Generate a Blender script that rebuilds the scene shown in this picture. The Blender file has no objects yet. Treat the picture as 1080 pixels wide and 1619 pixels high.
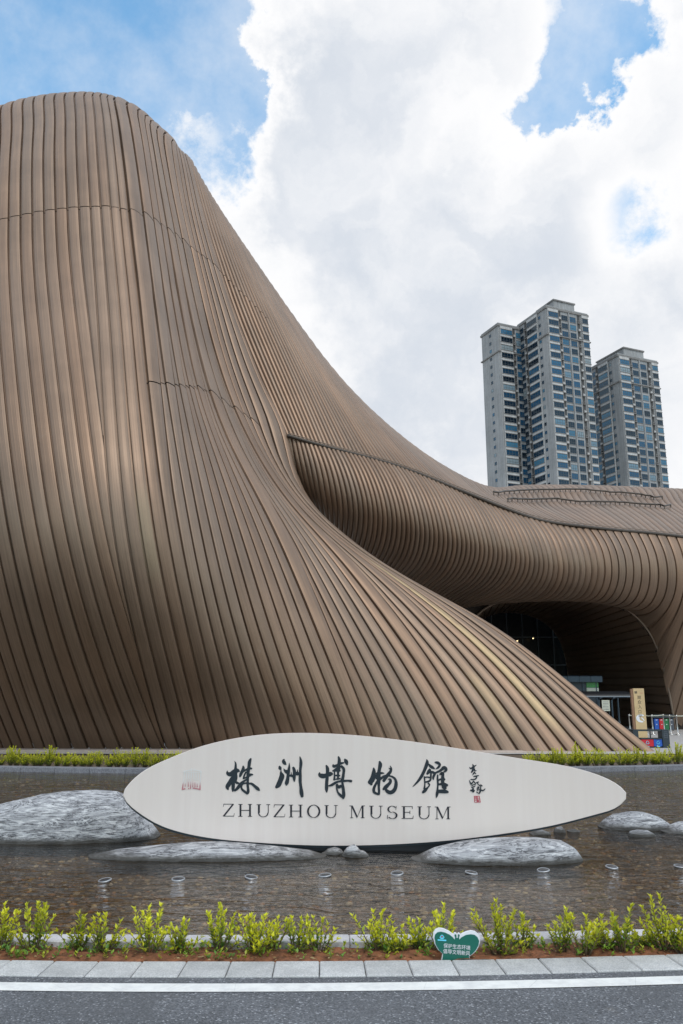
import bpy, bmesh, math, random
import numpy as np
from mathutils import Vector, Matrix, noise as mnoise
R = math.radians
random.seed(7); np.random.seed(7)
scene = bpy.context.scene
col = scene.collection

# ------------------------------------------------------------------ camera
PW, PH, FPX, PITCH, CAMZ = 1080.0, 1619.0, 1280.0, R(13.0), 1.8
cd = bpy.data.cameras.new('camera'); cam = bpy.data.objects.new('camera', cd); col.objects.link(cam)
cam.location = (0, 0, CAMZ); cam.rotation_euler = (math.pi/2 + PITCH, 0, 0)
cd.sensor_fit = 'VERTICAL'; cd.sensor_height = 36.0; cd.lens = FPX/PH*36.0
cd.clip_start = 0.05; cd.clip_end = 4000
scene.camera = cam
scene.view_settings.view_transform = 'Standard'; scene.view_settings.look = 'None'
scene.view_settings.exposure = 0.0; scene.view_settings.gamma = 1.0
scene.view_settings.use_curve_mapping = False
scene.cycles.max_bounces = 8; scene.cycles.transparent_max_bounces = 12
scene.cycles.use_denoising = True

def ray(px, py):
    dx = (px-PW/2)/FPX; dy = (PH/2-py)/FPX
    return np.array([dx, math.cos(PITCH)-math.sin(PITCH)*dy, math.sin(PITCH)+math.cos(PITCH)*dy])
def unp(px, py, Y):
    d = ray(px, py); return np.array([0, 0, CAMZ]) + d*(Y/d[1])
def gnd(px, py, z=0.0):
    d = ray(px, py); return np.array([0, 0, CAMZ]) + d*((z-CAMZ)/d[2])
def proj(P):
    P = np.asarray(P, float); x, y, z = P[..., 0], P[..., 1], P[..., 2]-CAMZ
    dep = y*math.cos(PITCH)+z*math.sin(PITCH); up = -y*math.sin(PITCH)+z*math.cos(PITCH)
    return PW/2+FPX*x/dep, PH/2-FPX*up/dep

# ------------------------------------------------------------------ sun and sky
SUN_EL, SUN_AZ = R(58), R(148)        # azimuth measured clockwise from +Y
sd = bpy.data.lights.new('sun', 'SUN'); sd.energy = 1.35; sd.angle = R(22); sd.color = (1.0, 0.95, 0.88)
sun = bpy.data.objects.new('sun', sd); col.objects.link(sun)
sv = Vector((math.sin(SUN_AZ)*math.cos(SUN_EL), math.cos(SUN_AZ)*math.cos(SUN_EL), math.sin(SUN_EL)))
sun.rotation_euler = sv.to_track_quat('Z', 'Y').to_euler()

world = bpy.data.worlds.new('World'); scene.world = world; world.use_nodes = True
class NT:
    """small node-tree helper"""
    def __init__(s, nt): s.t = nt; s.n = nt.nodes; s.l = nt.links
    def add(s, typ, ins=None, **kw):
        n = s.n.new(typ)
        for k, v in kw.items(): setattr(n, k, v)
        for k, v in (ins or {}).items():
            sock = n.inputs[k]
            if hasattr(v, 'is_output') or isinstance(v, bpy.types.NodeSocket): s.l.new(v, sock)
            else: sock.default_value = v
        return n
    def math(s, op, a, b=0.0, c=None, clamp=False):
        n = s.n.new('ShaderNodeMath'); n.operation = op; n.use_clamp = clamp
        for i, v in enumerate((a, b) if c is None else (a, b, c)):
            if isinstance(v, bpy.types.NodeSocket): s.l.new(v, n.inputs[i])
            else: n.inputs[i].default_value = v
        return n.outputs[0]
    def maprange(s, v, a, b, c=0.0, d=1.0, smooth=True):
        n = s.n.new('ShaderNodeMapRange'); n.interpolation_type = 'SMOOTHSTEP' if smooth else 'LINEAR'
        s.l.new(v, n.inputs['Value'])
        for k, x in zip(('From Min', 'From Max', 'To Min', 'To Max'), (a, b, c, d)): n.inputs[k].default_value = x
        return n.outputs['Result']
    def noise(s, vec, scale, detail=4, rough=0.55, dist=0.0):
        n = s.add('ShaderNodeTexNoise', {'Scale': scale, 'Detail': detail, 'Roughness': rough, 'Distortion': dist})
        if vec is not None: s.l.new(vec, n.inputs['Vector'])
        return n
    def mix(s, fac, a, b, blend='MIX'):
        n = s.n.new('ShaderNodeMix'); n.data_type = 'RGBA'; n.blend_type = blend
        for i, v in ((0, fac), (6, a), (7, b)):
            if isinstance(v, bpy.types.NodeSocket): s.l.new(v, n.inputs[i])
            else: n.inputs[i].default_value = (v if i == 0 else (tuple(v)+(1,) if len(v) == 3 else v))
        return n.outputs[2]
    def ramp(s, fac, stops):
        n = s.n.new('ShaderNodeValToRGB'); e = n.color_ramp.elements
        while len(e) < len(stops): e.new(0.5)
        for el, (p, c) in zip(e, stops): el.position = p; el.color = tuple(c)+(1,)
        s.l.new(fac, n.inputs[0]); return n.outputs[0]

def build_sky():
    t = NT(world.node_tree); t.n.clear()
    sky = t.add('ShaderNodeTexSky', sky_type='NISHITA', sun_disc=False, sun_elevation=SUN_EL, sun_rotation=SUN_AZ,
                air_density=1.0, dust_density=0.6, ozone_density=2.0)
    tc = t.add('ShaderNodeTexCoord'); d = tc.outputs['Generated']
    # warped direction
    w1 = t.noise(d, 6.0, 8, 0.62)
    wv = t.add('ShaderNodeVectorMath', {0: w1.outputs['Color'], 1: (0.5, 0.5, 0.5)}, operation='SUBTRACT')
    ws = t.add('ShaderNodeVectorMath', {0: wv.outputs[0], 'Scale': 0.22}, operation='SCALE')
    dw = t.add('ShaderNodeVectorMath', {0: d, 1: ws.outputs[0]}, operation='ADD')
    dn = t.add('ShaderNodeVectorMath', {0: dw.outputs[0]}, operation='NORMALIZE').outputs[0]
    lobes = [  # px, py, sigma(px), amplitude: the cumulus and the blue gaps, as directions in the sky
        (500, 100, 75, .8), (600, 60, 110, .8), (700, 200, 130, .8), (560, 330, 130, .8), (800, 330, 120, .8),
        (500, 300, 80, .6), (650, 560, 190, .8), (860, 560, 190, .8), (960, 220, 75, .7), (1050, 150, 70, .6),
        (1070, 430, 60, .5), (1040, 600, 120, .6), (780, 40, 60, .6), (1085, 5, 40, .6), (700, 760, 200, .6),
        (330, 10, 105, -1.4), (150, 20, 160, -1.1), (390, 190, 45, -.45), (280, 145, 46, .75), (350, 155, 30, .55), (20, 130, 130, -.6), (240, 90, 60, -.3),
        (890, 75, 34, -1.6), (845, 145, 30, -1.5), (925, 20, 36, -1.4), (880, 150, 26, -1.0), (985, 40, 34, -.7),
        (992, 300, 46, -.62), (965, 385, 42, -.62), (1048, 300, 46, -.58), (1005, 235, 32, -.4), (1060, 390, 40, -.3), (402, 100, 34, -1.1)]
    acc = None
    for px, py, sg, amp in lobes:
        c = ray(px, py); c = c/np.linalg.norm(c)
        k = 1.0/(sg/FPX*0.85)**2
        dt = t.add('ShaderNodeVectorMath', {0: dn, 1: tuple(c)}, operation='DOT_PRODUCT').outputs['Value']
        g = t.math('MULTIPLY', t.math('EXPONENT', t.math('MULTIPLY', t.math('SUBTRACT', dt, 1.0), k)), amp)
        acc = g if acc is None else t.math('ADD', acc, g)
    low = t.noise(d, 2.2, 3, 0.5).outputs[0]
    fine = t.noise(d, 12.0, 12, 0.66).outputs[0]
    fld = t.math('ADD', acc, t.math('ADD', t.math('MULTIPLY', t.math('SUBTRACT', low, 0.28), 1.3),
                                  t.math('MULTIPLY', t.math('SUBTRACT', fine, 0.5), 1.9)))
    mask = t.maprange(fld, -0.2, 0.62)
    veil = t.math('MULTIPLY', t.maprange(t.noise(d, 3.0, 7, 0.65).outputs[0], 0.36, 0.72), 0.55)
    mask = t.math('MAXIMUM', mask, veil)
    # cloud light: bright rims and lobes, greyer thick middles
    sh1 = t.noise(dn, 4.5, 6, 0.55).outputs[0]
    thick = t.maprange(fld, 0.5, 2.0)
    shade = t.math('MULTIPLY', thick, t.maprange(sh1, 0.30, 0.62))
    ccol = t.mix(shade, (10.0, 10.0, 10.1), (6.9, 7.4, 8.15))
    skyc = t.mix(1.0, sky.outputs[0], (2.35, 3.15, 2.95), 'MULTIPLY')
    c = t.mix(mask, skyc, ccol)
    bg = t.add('ShaderNodeBackground', {'Color': c, 'Strength': 0.1})
    out = t.add('ShaderNodeOutputWorld'); t.l.new(bg.outputs[0], out.inputs[0])
build_sky()

# ------------------------------------------------------------------ materials
MAT = {}
def material(name):
    m = bpy.data.materials.new(name); m.use_nodes = True
    t = NT(m.node_tree); t.n.clear()
    b = t.add('ShaderNodeBsdfPrincipled'); o = t.add('ShaderNodeOutputMaterial')
    t.l.new(b.outputs[0], o.inputs[0]); MAT[name] = m
    return t, b, o
def plain(name, c, rough=0.6, metal=0.0, var=0.12, scale=6.0, bump=0.0, bscale=40.0, spec=0.5):
    t, b, o = material(name)
    tc = t.add('ShaderNodeTexCoord')
    n = t.noise(tc.outputs['Object'], scale, 5, 0.6).outputs[0]
    f = t.maprange(n, 0.25, 0.75, 1-var, 1+var)
    cc = t.add('ShaderNodeVectorMath', {0: tuple(c), 'Scale': f}, operation='SCALE').outputs[0]
    t.l.new(cc, b.inputs['Base Color'])
    b.inputs['Roughness'].default_value = rough; b.inputs['Metallic'].default_value = metal
    b.inputs['Specular IOR Level'].default_value = spec
    if bump:
        nb = t.noise(tc.outputs['Object'], bscale, 4, 0.6).outputs[0]
        bp = t.add('ShaderNodeBump', {'Strength': bump, 'Distance': 0.02, 'Height': nb})
        t.l.new(bp.outputs[0], b.inputs['Normal'])
    return MAT[name]

def cladding(name, base, worn=None, rng=(0, 99), amt=.8, metal=0.62, rough=0.50, lines=3.0):
    t, b, o = material(name)
    uv = t.add('ShaderNodeUVMap', uv_map='UVMap').outputs[0]
    oi = t.add('ShaderNodeObjectInfo').outputs['Random']
    sep = t.add('ShaderNodeSeparateXYZ', {0: uv})
    # streaks along the panel
    st = t.add('ShaderNodeCombineXYZ', {0: t.math('ADD', t.math('MULTIPLY', sep.outputs[0], 5.0), t.math('MULTIPLY', oi, 90.0)),
                                        1: t.math('MULTIPLY', sep.outputs[1], 0.13), 2: oi}).outputs[0]
    n1 = t.noise(st, 2.0, 5, 0.6).outputs[0]
    tc = t.add('ShaderNodeTexCoord')
    n2 = t.noise(tc.outputs['Object'], 0.35, 5, 0.6).outputs[0]
    f = t.math('MULTIPLY', t.maprange(n1, 0.25, 0.75, 0.84, 1.14), t.maprange(n2, 0.3, 0.7, 0.90, 1.10))
    f = t.math('MULTIPLY', f, t.maprange(oi, 0.0, 1.0, 0.90, 1.08, smooth=False))
    hue = t.mix(t.math('FRACT', t.math('MULTIPLY', oi, 17.3)), (base[0]*1.02, base[1]*.985, base[2]*.96), (base[0]*.95, base[1]*.99, base[2]*1.03))
    c = t.add('ShaderNodeVectorMath', {0: hue, 'Scale': f}, operation='SCALE').outputs[0]
    dn = t.noise(tc.outputs['Object'], 2.3, 6, 0.7).outputs[0]
    n4 = t.noise(st, 6.0, 6, 0.7).outputs[0]
    f2 = t.maprange(n4, .56, .74, 0, .30)
    c = t.mix(f2, c, (.30, .22, .155))
    dust = t.maprange(dn, 0.60, 0.80, 0.0, 0.28)
    c = t.mix(dust, c, (0.30, 0.25, 0.20))
    if worn:
        pn = t.noise(st, 3.5, 6, 0.65).outputs[0]
        wm = t.maprange(t.math('ADD', pn, t.noise(tc.outputs['Object'], 1.6, 4, .6).outputs[0]), 0.72, 0.98)
        lim = t.math('MULTIPLY', t.maprange(sep.outputs[1], rng[0], rng[0]+1.2), t.maprange(sep.outputs[1], rng[1]-1.2, rng[1], 1, 0))
        c = t.mix(t.math('MULTIPLY', t.math('MULTIPLY', wm, lim), amt), c, worn)
    t.l.new(c, b.inputs['Base Color'])
    b.inputs['Metallic'].default_value = metal
    b.inputs['Coat Weight'].default_value = .08; b.inputs['Coat Roughness'].default_value = .34
    t.l.new(t.maprange(n1, 0.2, 0.8, rough-0.05, rough+0.08), b.inputs['Roughness'])
    # fine swages pressed along the panel
    wv = t.math('SINE', t.math('MULTIPLY', sep.outputs[0], 2*math.pi*lines))
    hgt = t.math('ADD', t.maprange(wv, 0.80, 1.0), t.math('MULTIPLY', n1, 0.5))
    bp = t.add('ShaderNodeBump', {'Strength': 0.30, 'Distance': 0.015, 'Height': hgt})
    t.l.new(bp.outputs[0], b.inputs['Normal'])
    return MAT[name]

CB = (0.252, 0.168, 0.115)
cladding('cladding', CB)
cladding('cladding_worn_a', CB, (0.33, 0.27, 0.17), (6.2, 10.2), .32)
cladding('cladding_worn_b', CB, (0.40, 0.30, 0.17), (.6, 11.5), .75)
cladding('cladding_worn_c', CB, (0.40, 0.30, 0.17), (.2, 4.0), .35)
cladding('cladding_fine', CB, lines=1.0)
plain('underlay', (0.035, 0.026, 0.02), 0.8)
plain('gutter', (0.085, 0.068, 0.056), 0.55, 0.3)
plain('trim', (0.22, 0.165, 0.125), 0.45, 0.5)
plain('plinth', (0.42, 0.34, 0.29), 0.7, var=0.15, scale=2.0, bump=.2)
plain('dark_metal', (0.035, 0.045, 0.055), 0.4, 0.3)
plain('kiosk_metal', (0.035, 0.055, 0.075), 0.4, 0.3)
plain('spot_metal', (0.45, 0.45, 0.46), 0.40, 0.7)
plain('steel', (0.55, 0.54, 0.52), 0.25, 0.9)
plain('black', (0.012, 0.013, 0.016), 0.5)
plain('ink', (0.010, 0.017, 0.026), 0.45)
plain('letter', (0.014, 0.013, 0.022), 0.45)
plain('red_seal', (0.50, 0.09, 0.12), 0.6)
plain('wood_sign', (0.56, 0.40, 0.21), 0.55, var=0.1, scale=3)
plain('wood_edge', (0.26, 0.14, 0.08), 0.6)
plain('bin_blue', (0.015, 0.09, 0.42), 0.45)
plain('bin_red', (0.55, 0.012, 0.025), 0.45)
plain('bin_green', (0.01, 0.16, 0.05), 0.45)
plain('bin_grey', (0.07, 0.08, 0.10), 0.45)
plain('white_paint', (0.75, 0.75, 0.78), 0.5)
plain('cyan_paint', (0.15, 0.65, 0.85), 0.5)
plain('green_plate', (0.005, 0.125, 0.090), 0.35, var=.05)
plain('soil', (0.20, 0.075, 0.032), 0.95, var=0.5, scale=14, bump=1.0, bscale=25)
plain('stem', (0.13, 0.09, 0.05), 0.8)
plain('poster', (0.55, 0.55, 0.45), 0.5)
plain('screen_green', (0.03, 0.25, 0.04), 0.3, var=.6, scale=20)
plain('bed_soil', (0.10, 0.07, 0.045), 0.95, var=0.4, scale=6, bump=.6)
plain('nozzle_glass', (0.03, 0.03, 0.032), 0.2)

def mk_asphalt():
    t, b, o = material('asphalt'); tc = t.add('ShaderNodeTexCoord').outputs['Object']
    v = t.add('ShaderNodeTexVoronoi', {'Vector': tc, 'Scale': 95.0})
    n = t.noise(tc, 0.9, 6, 0.6).outputs[0]; g = t.noise(tc, 60, 3, .7).outputs[0]
    sep = t.add('ShaderNodeSeparateColor', {0: v.outputs['Color']}).outputs[0]
    k = t.math('MULTIPLY', t.maprange(sep, 0.0, 1.0, 0.55, 1.35, False), t.maprange(n, .3, .7, .82, 1.15))
    k = t.math('MULTIPLY', k, t.maprange(g, .3, .7, .75, 1.25))
    sp = t.maprange(sep, 0.93, 0.97, 0, 1)
    c = t.add('ShaderNodeVectorMath', {0: (0.118, 0.121, 0.132), 'Scale': k}, operation='SCALE').outputs[0]
    c = t.mix(t.math('MULTIPLY', sp, .55), c, (.42, .42, .44))
    pm_ = t.noise(tc, .55, 4, .6, .6).outputs[0]
    c = t.mix(t.maprange(pm_, .52, .60, 0, .35), c, (.085, .085, .09))
    dd = t.noise(tc, 3.5, 7, .7).outputs[0]
    c = t.mix(t.maprange(dd, .60, .78, 0, .5), c, (.20, .175, .145))
    t.l.new(c, b.inputs['Base Color']); b.inputs['Roughness'].default_value = .85
    bp = t.add('ShaderNodeBump', {'Strength': .7, 'Distance': .006, 'Height': v.outputs['Distance']}); t.l.new(bp.outputs[0], b.inputs['Normal'])
mk_asphalt()
def mk_paint():
    t, b, o = material('road_paint'); tc = t.add('ShaderNodeTexCoord').outputs['Object']
    n = t.noise(tc, 7, 7, .7).outputs[0]; n2 = t.noise(tc, 90, 3, .7).outputs[0]
    c = t.mix(t.maprange(n, .35, .7), (.78, .77, .74), (.62, .61, .60))
    c = t.mix(t.maprange(n2, .70, .78, 0, .5), c, (.2, .2, .21))
    v = t.add('ShaderNodeTexVoronoi', {'Vector': tc, 'Scale': 2.6}, feature='DISTANCE_TO_EDGE').outputs[0]
    c = t.mix(t.maprange(v, .0, .006, .25, 0), c, (.12, .12, .13))
    t.l.new(c, b.inputs['Base Color']); b.inputs['Roughness'].default_value = .7
mk_paint()
def mk_granite(name, base, dark, sc=120):
    t, b, o = material(name); tc = t.add('ShaderNodeTexCoord').outputs['Object']; oi = t.add('ShaderNodeObjectInfo').outputs['Random']
    vv = t.add('ShaderNodeVectorMath', {0: tc, 1: t.add('ShaderNodeCombineXYZ', {0: t.math('MULTIPLY', oi, 50.0)}).outputs[0]}, operation='ADD').outputs[0]
    n = t.noise(vv, sc, 3, .7).outputs[0]; m = t.noise(vv, 5, 5, .6).outputs[0]
    c = t.mix(t.maprange(n, .35, .65), dark, base)
    k = t.math('MULTIPLY', t.maprange(m, .3, .7, .85, 1.08), t.maprange(oi, 0, 1, .9, 1.06, False))
    c = t.add('ShaderNodeVectorMath', {0: c, 'Scale': k}, operation='SCALE').outputs[0]
    t.l.new(c, b.inputs['Base Color']); b.inputs['Roughness'].default_value = .75
mk_granite('kerb_granite', (.56, .55, .54), (.36, .36, .36))
mk_granite('coping', (.56, .54, .55), (.44, .42, .44), 60)
mk_granite('coping_dark', (.22, .22, .24), (.13, .13, .15), 40)
mk_granite('paving', (.43, .40, .38), (.35, .33, .31), 8)

def mk_sign_face():
    t, b, o = material('sign_face'); tc = t.add('ShaderNodeTexCoord').outputs['Object']
    mp = t.add('ShaderNodeMapping', {'Vector': tc, 'Scale': (5, 5, .25)}).outputs[0]
    n = t.noise(mp, 2.0, 5, .55).outputs[0]; n2 = t.noise(tc, .8, 4, .6).outputs[0]
    c = t.mix(t.maprange(n, .3, .7), (.745, .65, .605), (.775, .685, .64))
    c = t.mix(t.maprange(n2, .4, .7, 0, .5), c, (.77, .675, .615))
    t.l.new(c, b.inputs['Base Color']); b.inputs['Roughness'].default_value = .45; b.inputs['Metallic'].default_value = .15
mk_sign_face()
def mk_emblem():
    t, b, o = material('emblem_paint'); tc = t.add('ShaderNodeTexCoord').outputs['Generated']
    z = t.add('ShaderNodeSeparateXYZ', {0: tc}).outputs[2]; n = t.noise(tc, 4, 4, .6).outputs[0]
    f = t.maprange(t.math('ADD', z, t.math('MULTIPLY', t.math('SUBTRACT', n, .5), .5)), .12, .5, 0, 1)
    c = t.mix(f, (.50, .20, .22), (.74, .71, .69)); t.l.new(c, b.inputs['Base Color']); b.inputs['Roughness'].default_value = .4
mk_emblem()
def mk_rock():
    t, b, o = material('gneiss'); tc = t.add('ShaderNodeTexCoord').outputs['Object']; oi = t.add('ShaderNodeObjectInfo').outputs['Random']
    vv = t.add('ShaderNodeVectorMath', {0: tc, 1: t.add('ShaderNodeCombineXYZ', {0: t.math('MULTIPLY', oi, 40.0)}).outputs[0]}, operation='ADD').outputs[0]
    mp = t.add('ShaderNodeMapping', {'Vector': vv, 'Rotation': (0, R(-14), 0), 'Scale': (.55, .9, 4.2)}).outputs[0]
    a = t.noise(mp, 2.2, 8, .62, 1.6).outputs[0]
    w = t.add('ShaderNodeTexWave', {'Vector': mp, 'Scale': 1.7, 'Distortion': 9.0, 'Detail': 6.0, 'Detail Scale': 1.4, 'Detail Roughness': .65}).outputs['Fac']
    g = t.noise(vv, 70, 4, .75).outputs[0]
    v1 = t.math('ABSOLUTE', t.math('SUBTRACT', t.noise(mp, 1.6, 7, .6, 2.2).outputs[0], .5))
    v2 = t.math('ABSOLUTE', t.math('SUBTRACT', t.noise(mp, 3.1, 7, .65, 1.8).outputs[0], .47))
    g2 = t.noise(vv, 28, 6, .8).outputs[0]
    f = t.math('ADD', .47, t.math('ADD', t.math('MULTIPLY', t.math('SUBTRACT', g, .5), .42), t.math('MULTIPLY', t.math('SUBTRACT', g2, .5), .45)))
    f = t.math('ADD', f, t.math('MULTIPLY', t.math('SUBTRACT', w, .5), .16))
    f = t.math('ADD', f, t.maprange(v1, .0, .045, .34, 0))
    f = t.math('SUBTRACT', f, t.maprange(v2, .0, .040, .40, 0))
    c = t.ramp(f, [(.10, (.06, .06, .066)), (.30, (.19, .19, .20)), (.48, (.33, .33, .345)), (.70, (.47, .47, .48)), (1, (.66, .65, .65))])
    z = t.add('ShaderNodeSeparateXYZ', {0: tc}).outputs[2]
    n3 = t.noise(vv, 6, 5, .7).outputs[0]
    wet = t.maprange(t.math('SUBTRACT', z, t.math('MULTIPLY', n3, .07)), -.015, .06, .88, 0)
    c = t.mix(wet, c, (.035, .03, .022))     # algae line left by the water
    t.l.new(c, b.inputs['Base Color']); b.inputs['Roughness'].default_value = .75
    bp = t.add('ShaderNodeBump', {'Strength': .5, 'Distance': .03, 'Height': t.math('ADD', a, t.math('MULTIPLY', g, .35))}); t.l.new(bp.outputs[0], b.inputs['Normal'])
mk_rock()
def mk_pebble():
    t, b, o = material('pebbles')
    at = t.add('ShaderNodeAttribute', attribute_name='tint').outputs['Color']
    t.l.new(at, b.inputs['Base Color']); b.inputs['Roughness'].default_value = .7
    t, b, o = material('pond_floor'); tc = t.add('ShaderNodeTexCoord').outputs['Object']
    v = t.add('ShaderNodeTexVoronoi', {'Vector': tc, 'Scale': 26.0}); s = t.add('ShaderNodeSeparateColor', {0: v.outputs['Color']}).outputs[0]
    c = t.ramp(s, [(0, (.035, .025, .014)), (.5, (.10, .07, .035)), (.85, (.20, .14, .075)), (1, (.34, .29, .22))])
    m = t.noise(tc, .5, 5, .6).outputs[0]
    c = t.mix(t.maprange(m, .35, .65, 0, .6), c, (.045, .040, .016))
    t.l.new(c, b.inputs['Base Color']); b.inputs['Roughness'].default_value = .8
mk_pebble()
def mk_water():
    m = bpy.data.materials.new('water'); m.use_nodes = True; MAT['water'] = m
    t = NT(m.node_tree); t.n.clear(); tc = t.add('ShaderNodeTexCoord').outputs['Object']
    mp = t.add('ShaderNodeMapping', {'Vector': tc, 'Rotation': (0, 0, R(12)), 'Scale': (.62, 1.25, 1)}).outputs[0]
    a = t.noise(mp, 3.4, 3, .5, .8).outputs[0]; bb = t.noise(mp, 11.0, 3, .55, .5).outputs[0]
    h = t.math('ADD', t.math('MULTIPLY', t.math('MULTIPLY', a, 1.35), t.maprange(t.noise(tc, .45, 3, .5).outputs[0], .3, .7, .55, 1.15)), t.math('MULTIPLY', bb, .32))
    bp = t.add('ShaderNodeBump', {'Strength': 1.0, 'Distance': .040, 'Height': h})
    fr = t.add('ShaderNodeFresnel', {'IOR': 1.33, 'Normal': bp.outputs[0]}).outputs[0]
    gl = t.add('ShaderNodeBsdfGlossy', {'Color': (1, 1, 1, 1), 'Roughness': .03, 'Normal': bp.outputs[0]})
    rf = t.add('ShaderNodeBsdfRefraction', {'Color': (.80, .78, .62, 1), 'IOR': 1.2, 'Roughness': 0.0, 'Normal': bp.outputs[0]})
    tr = t.add('ShaderNodeBsdfTransparent', {'Color': (.72, .60, .40, 1)})
    mx = t.add('ShaderNodeMixShader', {0: fr, 1: tr.outputs[0], 2: gl.outputs[0]})
    o = t.add('ShaderNodeOutputMaterial'); t.l.new(mx.outputs[0], o.inputs[0])
mk_water()
def mk_leaf():
    t, b, o = material('leaf')
    at = t.add('ShaderNodeAttribute', attribute_name='tint').outputs['Color']
    oi = t.add('ShaderNodeObjectInfo').outputs['Random']
    c = t.add('ShaderNodeVectorMath', {0: at, 'Scale': t.maprange(oi, 0, 1, .85, 1.15, False)}, operation='SCALE').outputs[0]
    t.l.new(c, b.inputs['Base Color']); b.inputs['Roughness'].default_value = .45
    tl = t.add('ShaderNodeBsdfTranslucent', {'Color': c})
    mx = t.add('ShaderNodeMixShader', {0: .35, 1: b.outputs[0], 2: tl.outputs[0]}); t.l.new(mx.outputs[0], o.inputs[0])
mk_leaf()
def mk_concrete(name, c, tile):
    t, b, o = material(name); tc = t.add('ShaderNodeTexCoord').outputs['Object']
    n = t.noise(tc, .12, 6, .65).outputs[0]; n2 = t.noise(tc, 1.2, 5, .6).outputs[0]
    k = t.math('MULTIPLY', t.maprange(n, .3, .7, .86, 1.1), t.maprange(n2, .3, .7, .92, 1.06))
    sv = t.add('ShaderNodeMapping', {'Vector': tc, 'Scale': (1.6, 1.6, .05)}).outputs[0]
    k = t.math('MULTIPLY', k, t.maprange(t.noise(sv, 1.0, 5, .65).outputs[0], .3, .7, .80, 1.10))
    cc = t.add('ShaderNodeVectorMath', {0: tuple(c), 'Scale': k}, operation='SCALE').outputs[0]
    t.l.new(cc, b.inputs['Base Color']); b.inputs['Roughness'].default_value = .8
mk_concrete('tower_wall', (.29, .29, .295), 3)
mk_concrete('tower_trim', (.20, .19, .185), 3)
mk_concrete('tower_spandrel', (.47, .455, .45), 3)
plain('tower_recess_shade', (.06, .058, .058), .8)  # near-black colour painted in for the shade inside the tower niches
def mk_window():
    t, b, o = material('tower_glass'); oi = t.add('ShaderNodeObjectInfo').outputs['Random']
    c = t.ramp(oi, [(0, (.002, .006, .012)), (.45, (.005, .022, .045)), (.75, (.015, .075, .15)), (.92, (.05, .16, .25)), (1, (.24, .27, .28))])
    t.l.new(c, b.inputs['Base Color']); b.inputs['Roughness'].default_value = .06
    b.inputs['Specular IOR Level'].default_value = .55; b.inputs['Specular Tint'].default_value = (.5, .8, 1, 1)
    plain('window_frame', (.09, .10, .11), .5); plain('dark_glass', (.004, .006, .008), .25, spec=.25)
mk_window()
def mk_lamp():
    t, b, o = material('warm_lamp'); b.inputs['Emission Color'].default_value = (1, .75, .4, 1); b.inputs['Emission Strength'].default_value = 2.5
mk_lamp()

# ------------------------------------------------------------------ object helpers
def mesh_np(name, V, F, mats, smooth=False, uv=None, mi=None):
    me = bpy.data.meshes.new(name)
    me.from_pydata([tuple(map(float, v)) for v in V], [], [tuple(map(int, f)) for f in F])
    for m in (mats if isinstance(mats, (list, tuple)) else [mats]): me.materials.append(MAT[m] if isinstance(m, str) else m)
    if smooth: me.polygons.foreach_set('use_smooth', [True]*len(me.polygons))
    if mi is not None: me.polygons.foreach_set('material_index', mi)
    if uv is not None:
        l = me.uv_layers.new(name='UVMap'); idx = np.empty(len(me.loops), int); me.loops.foreach_get('vertex_index', idx)
        l.data.foreach_set('uv', np.asarray(uv, float)[idx].ravel())
    me.update(); return me
def obj(name, me, parent=None, loc=None):
    o = bpy.data.objects.new(name, me); col.objects.link(o)
    if parent: o.parent = parent
    if loc is not None: o.location = loc
    return o
def tag(o, label=None, cat=None, group=None, kind=None):
    if label: o['label'] = label
    if cat: o['category'] = cat
    if group: o['group'] = group
    if kind: o['kind'] = kind
    return o
def empty(name, loc=(0, 0, 0), rz=0):
    o = bpy.data.objects.new(name, None); col.objects.link(o); o.location = loc; o.rotation_euler = (0, 0, rz); return o
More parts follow.
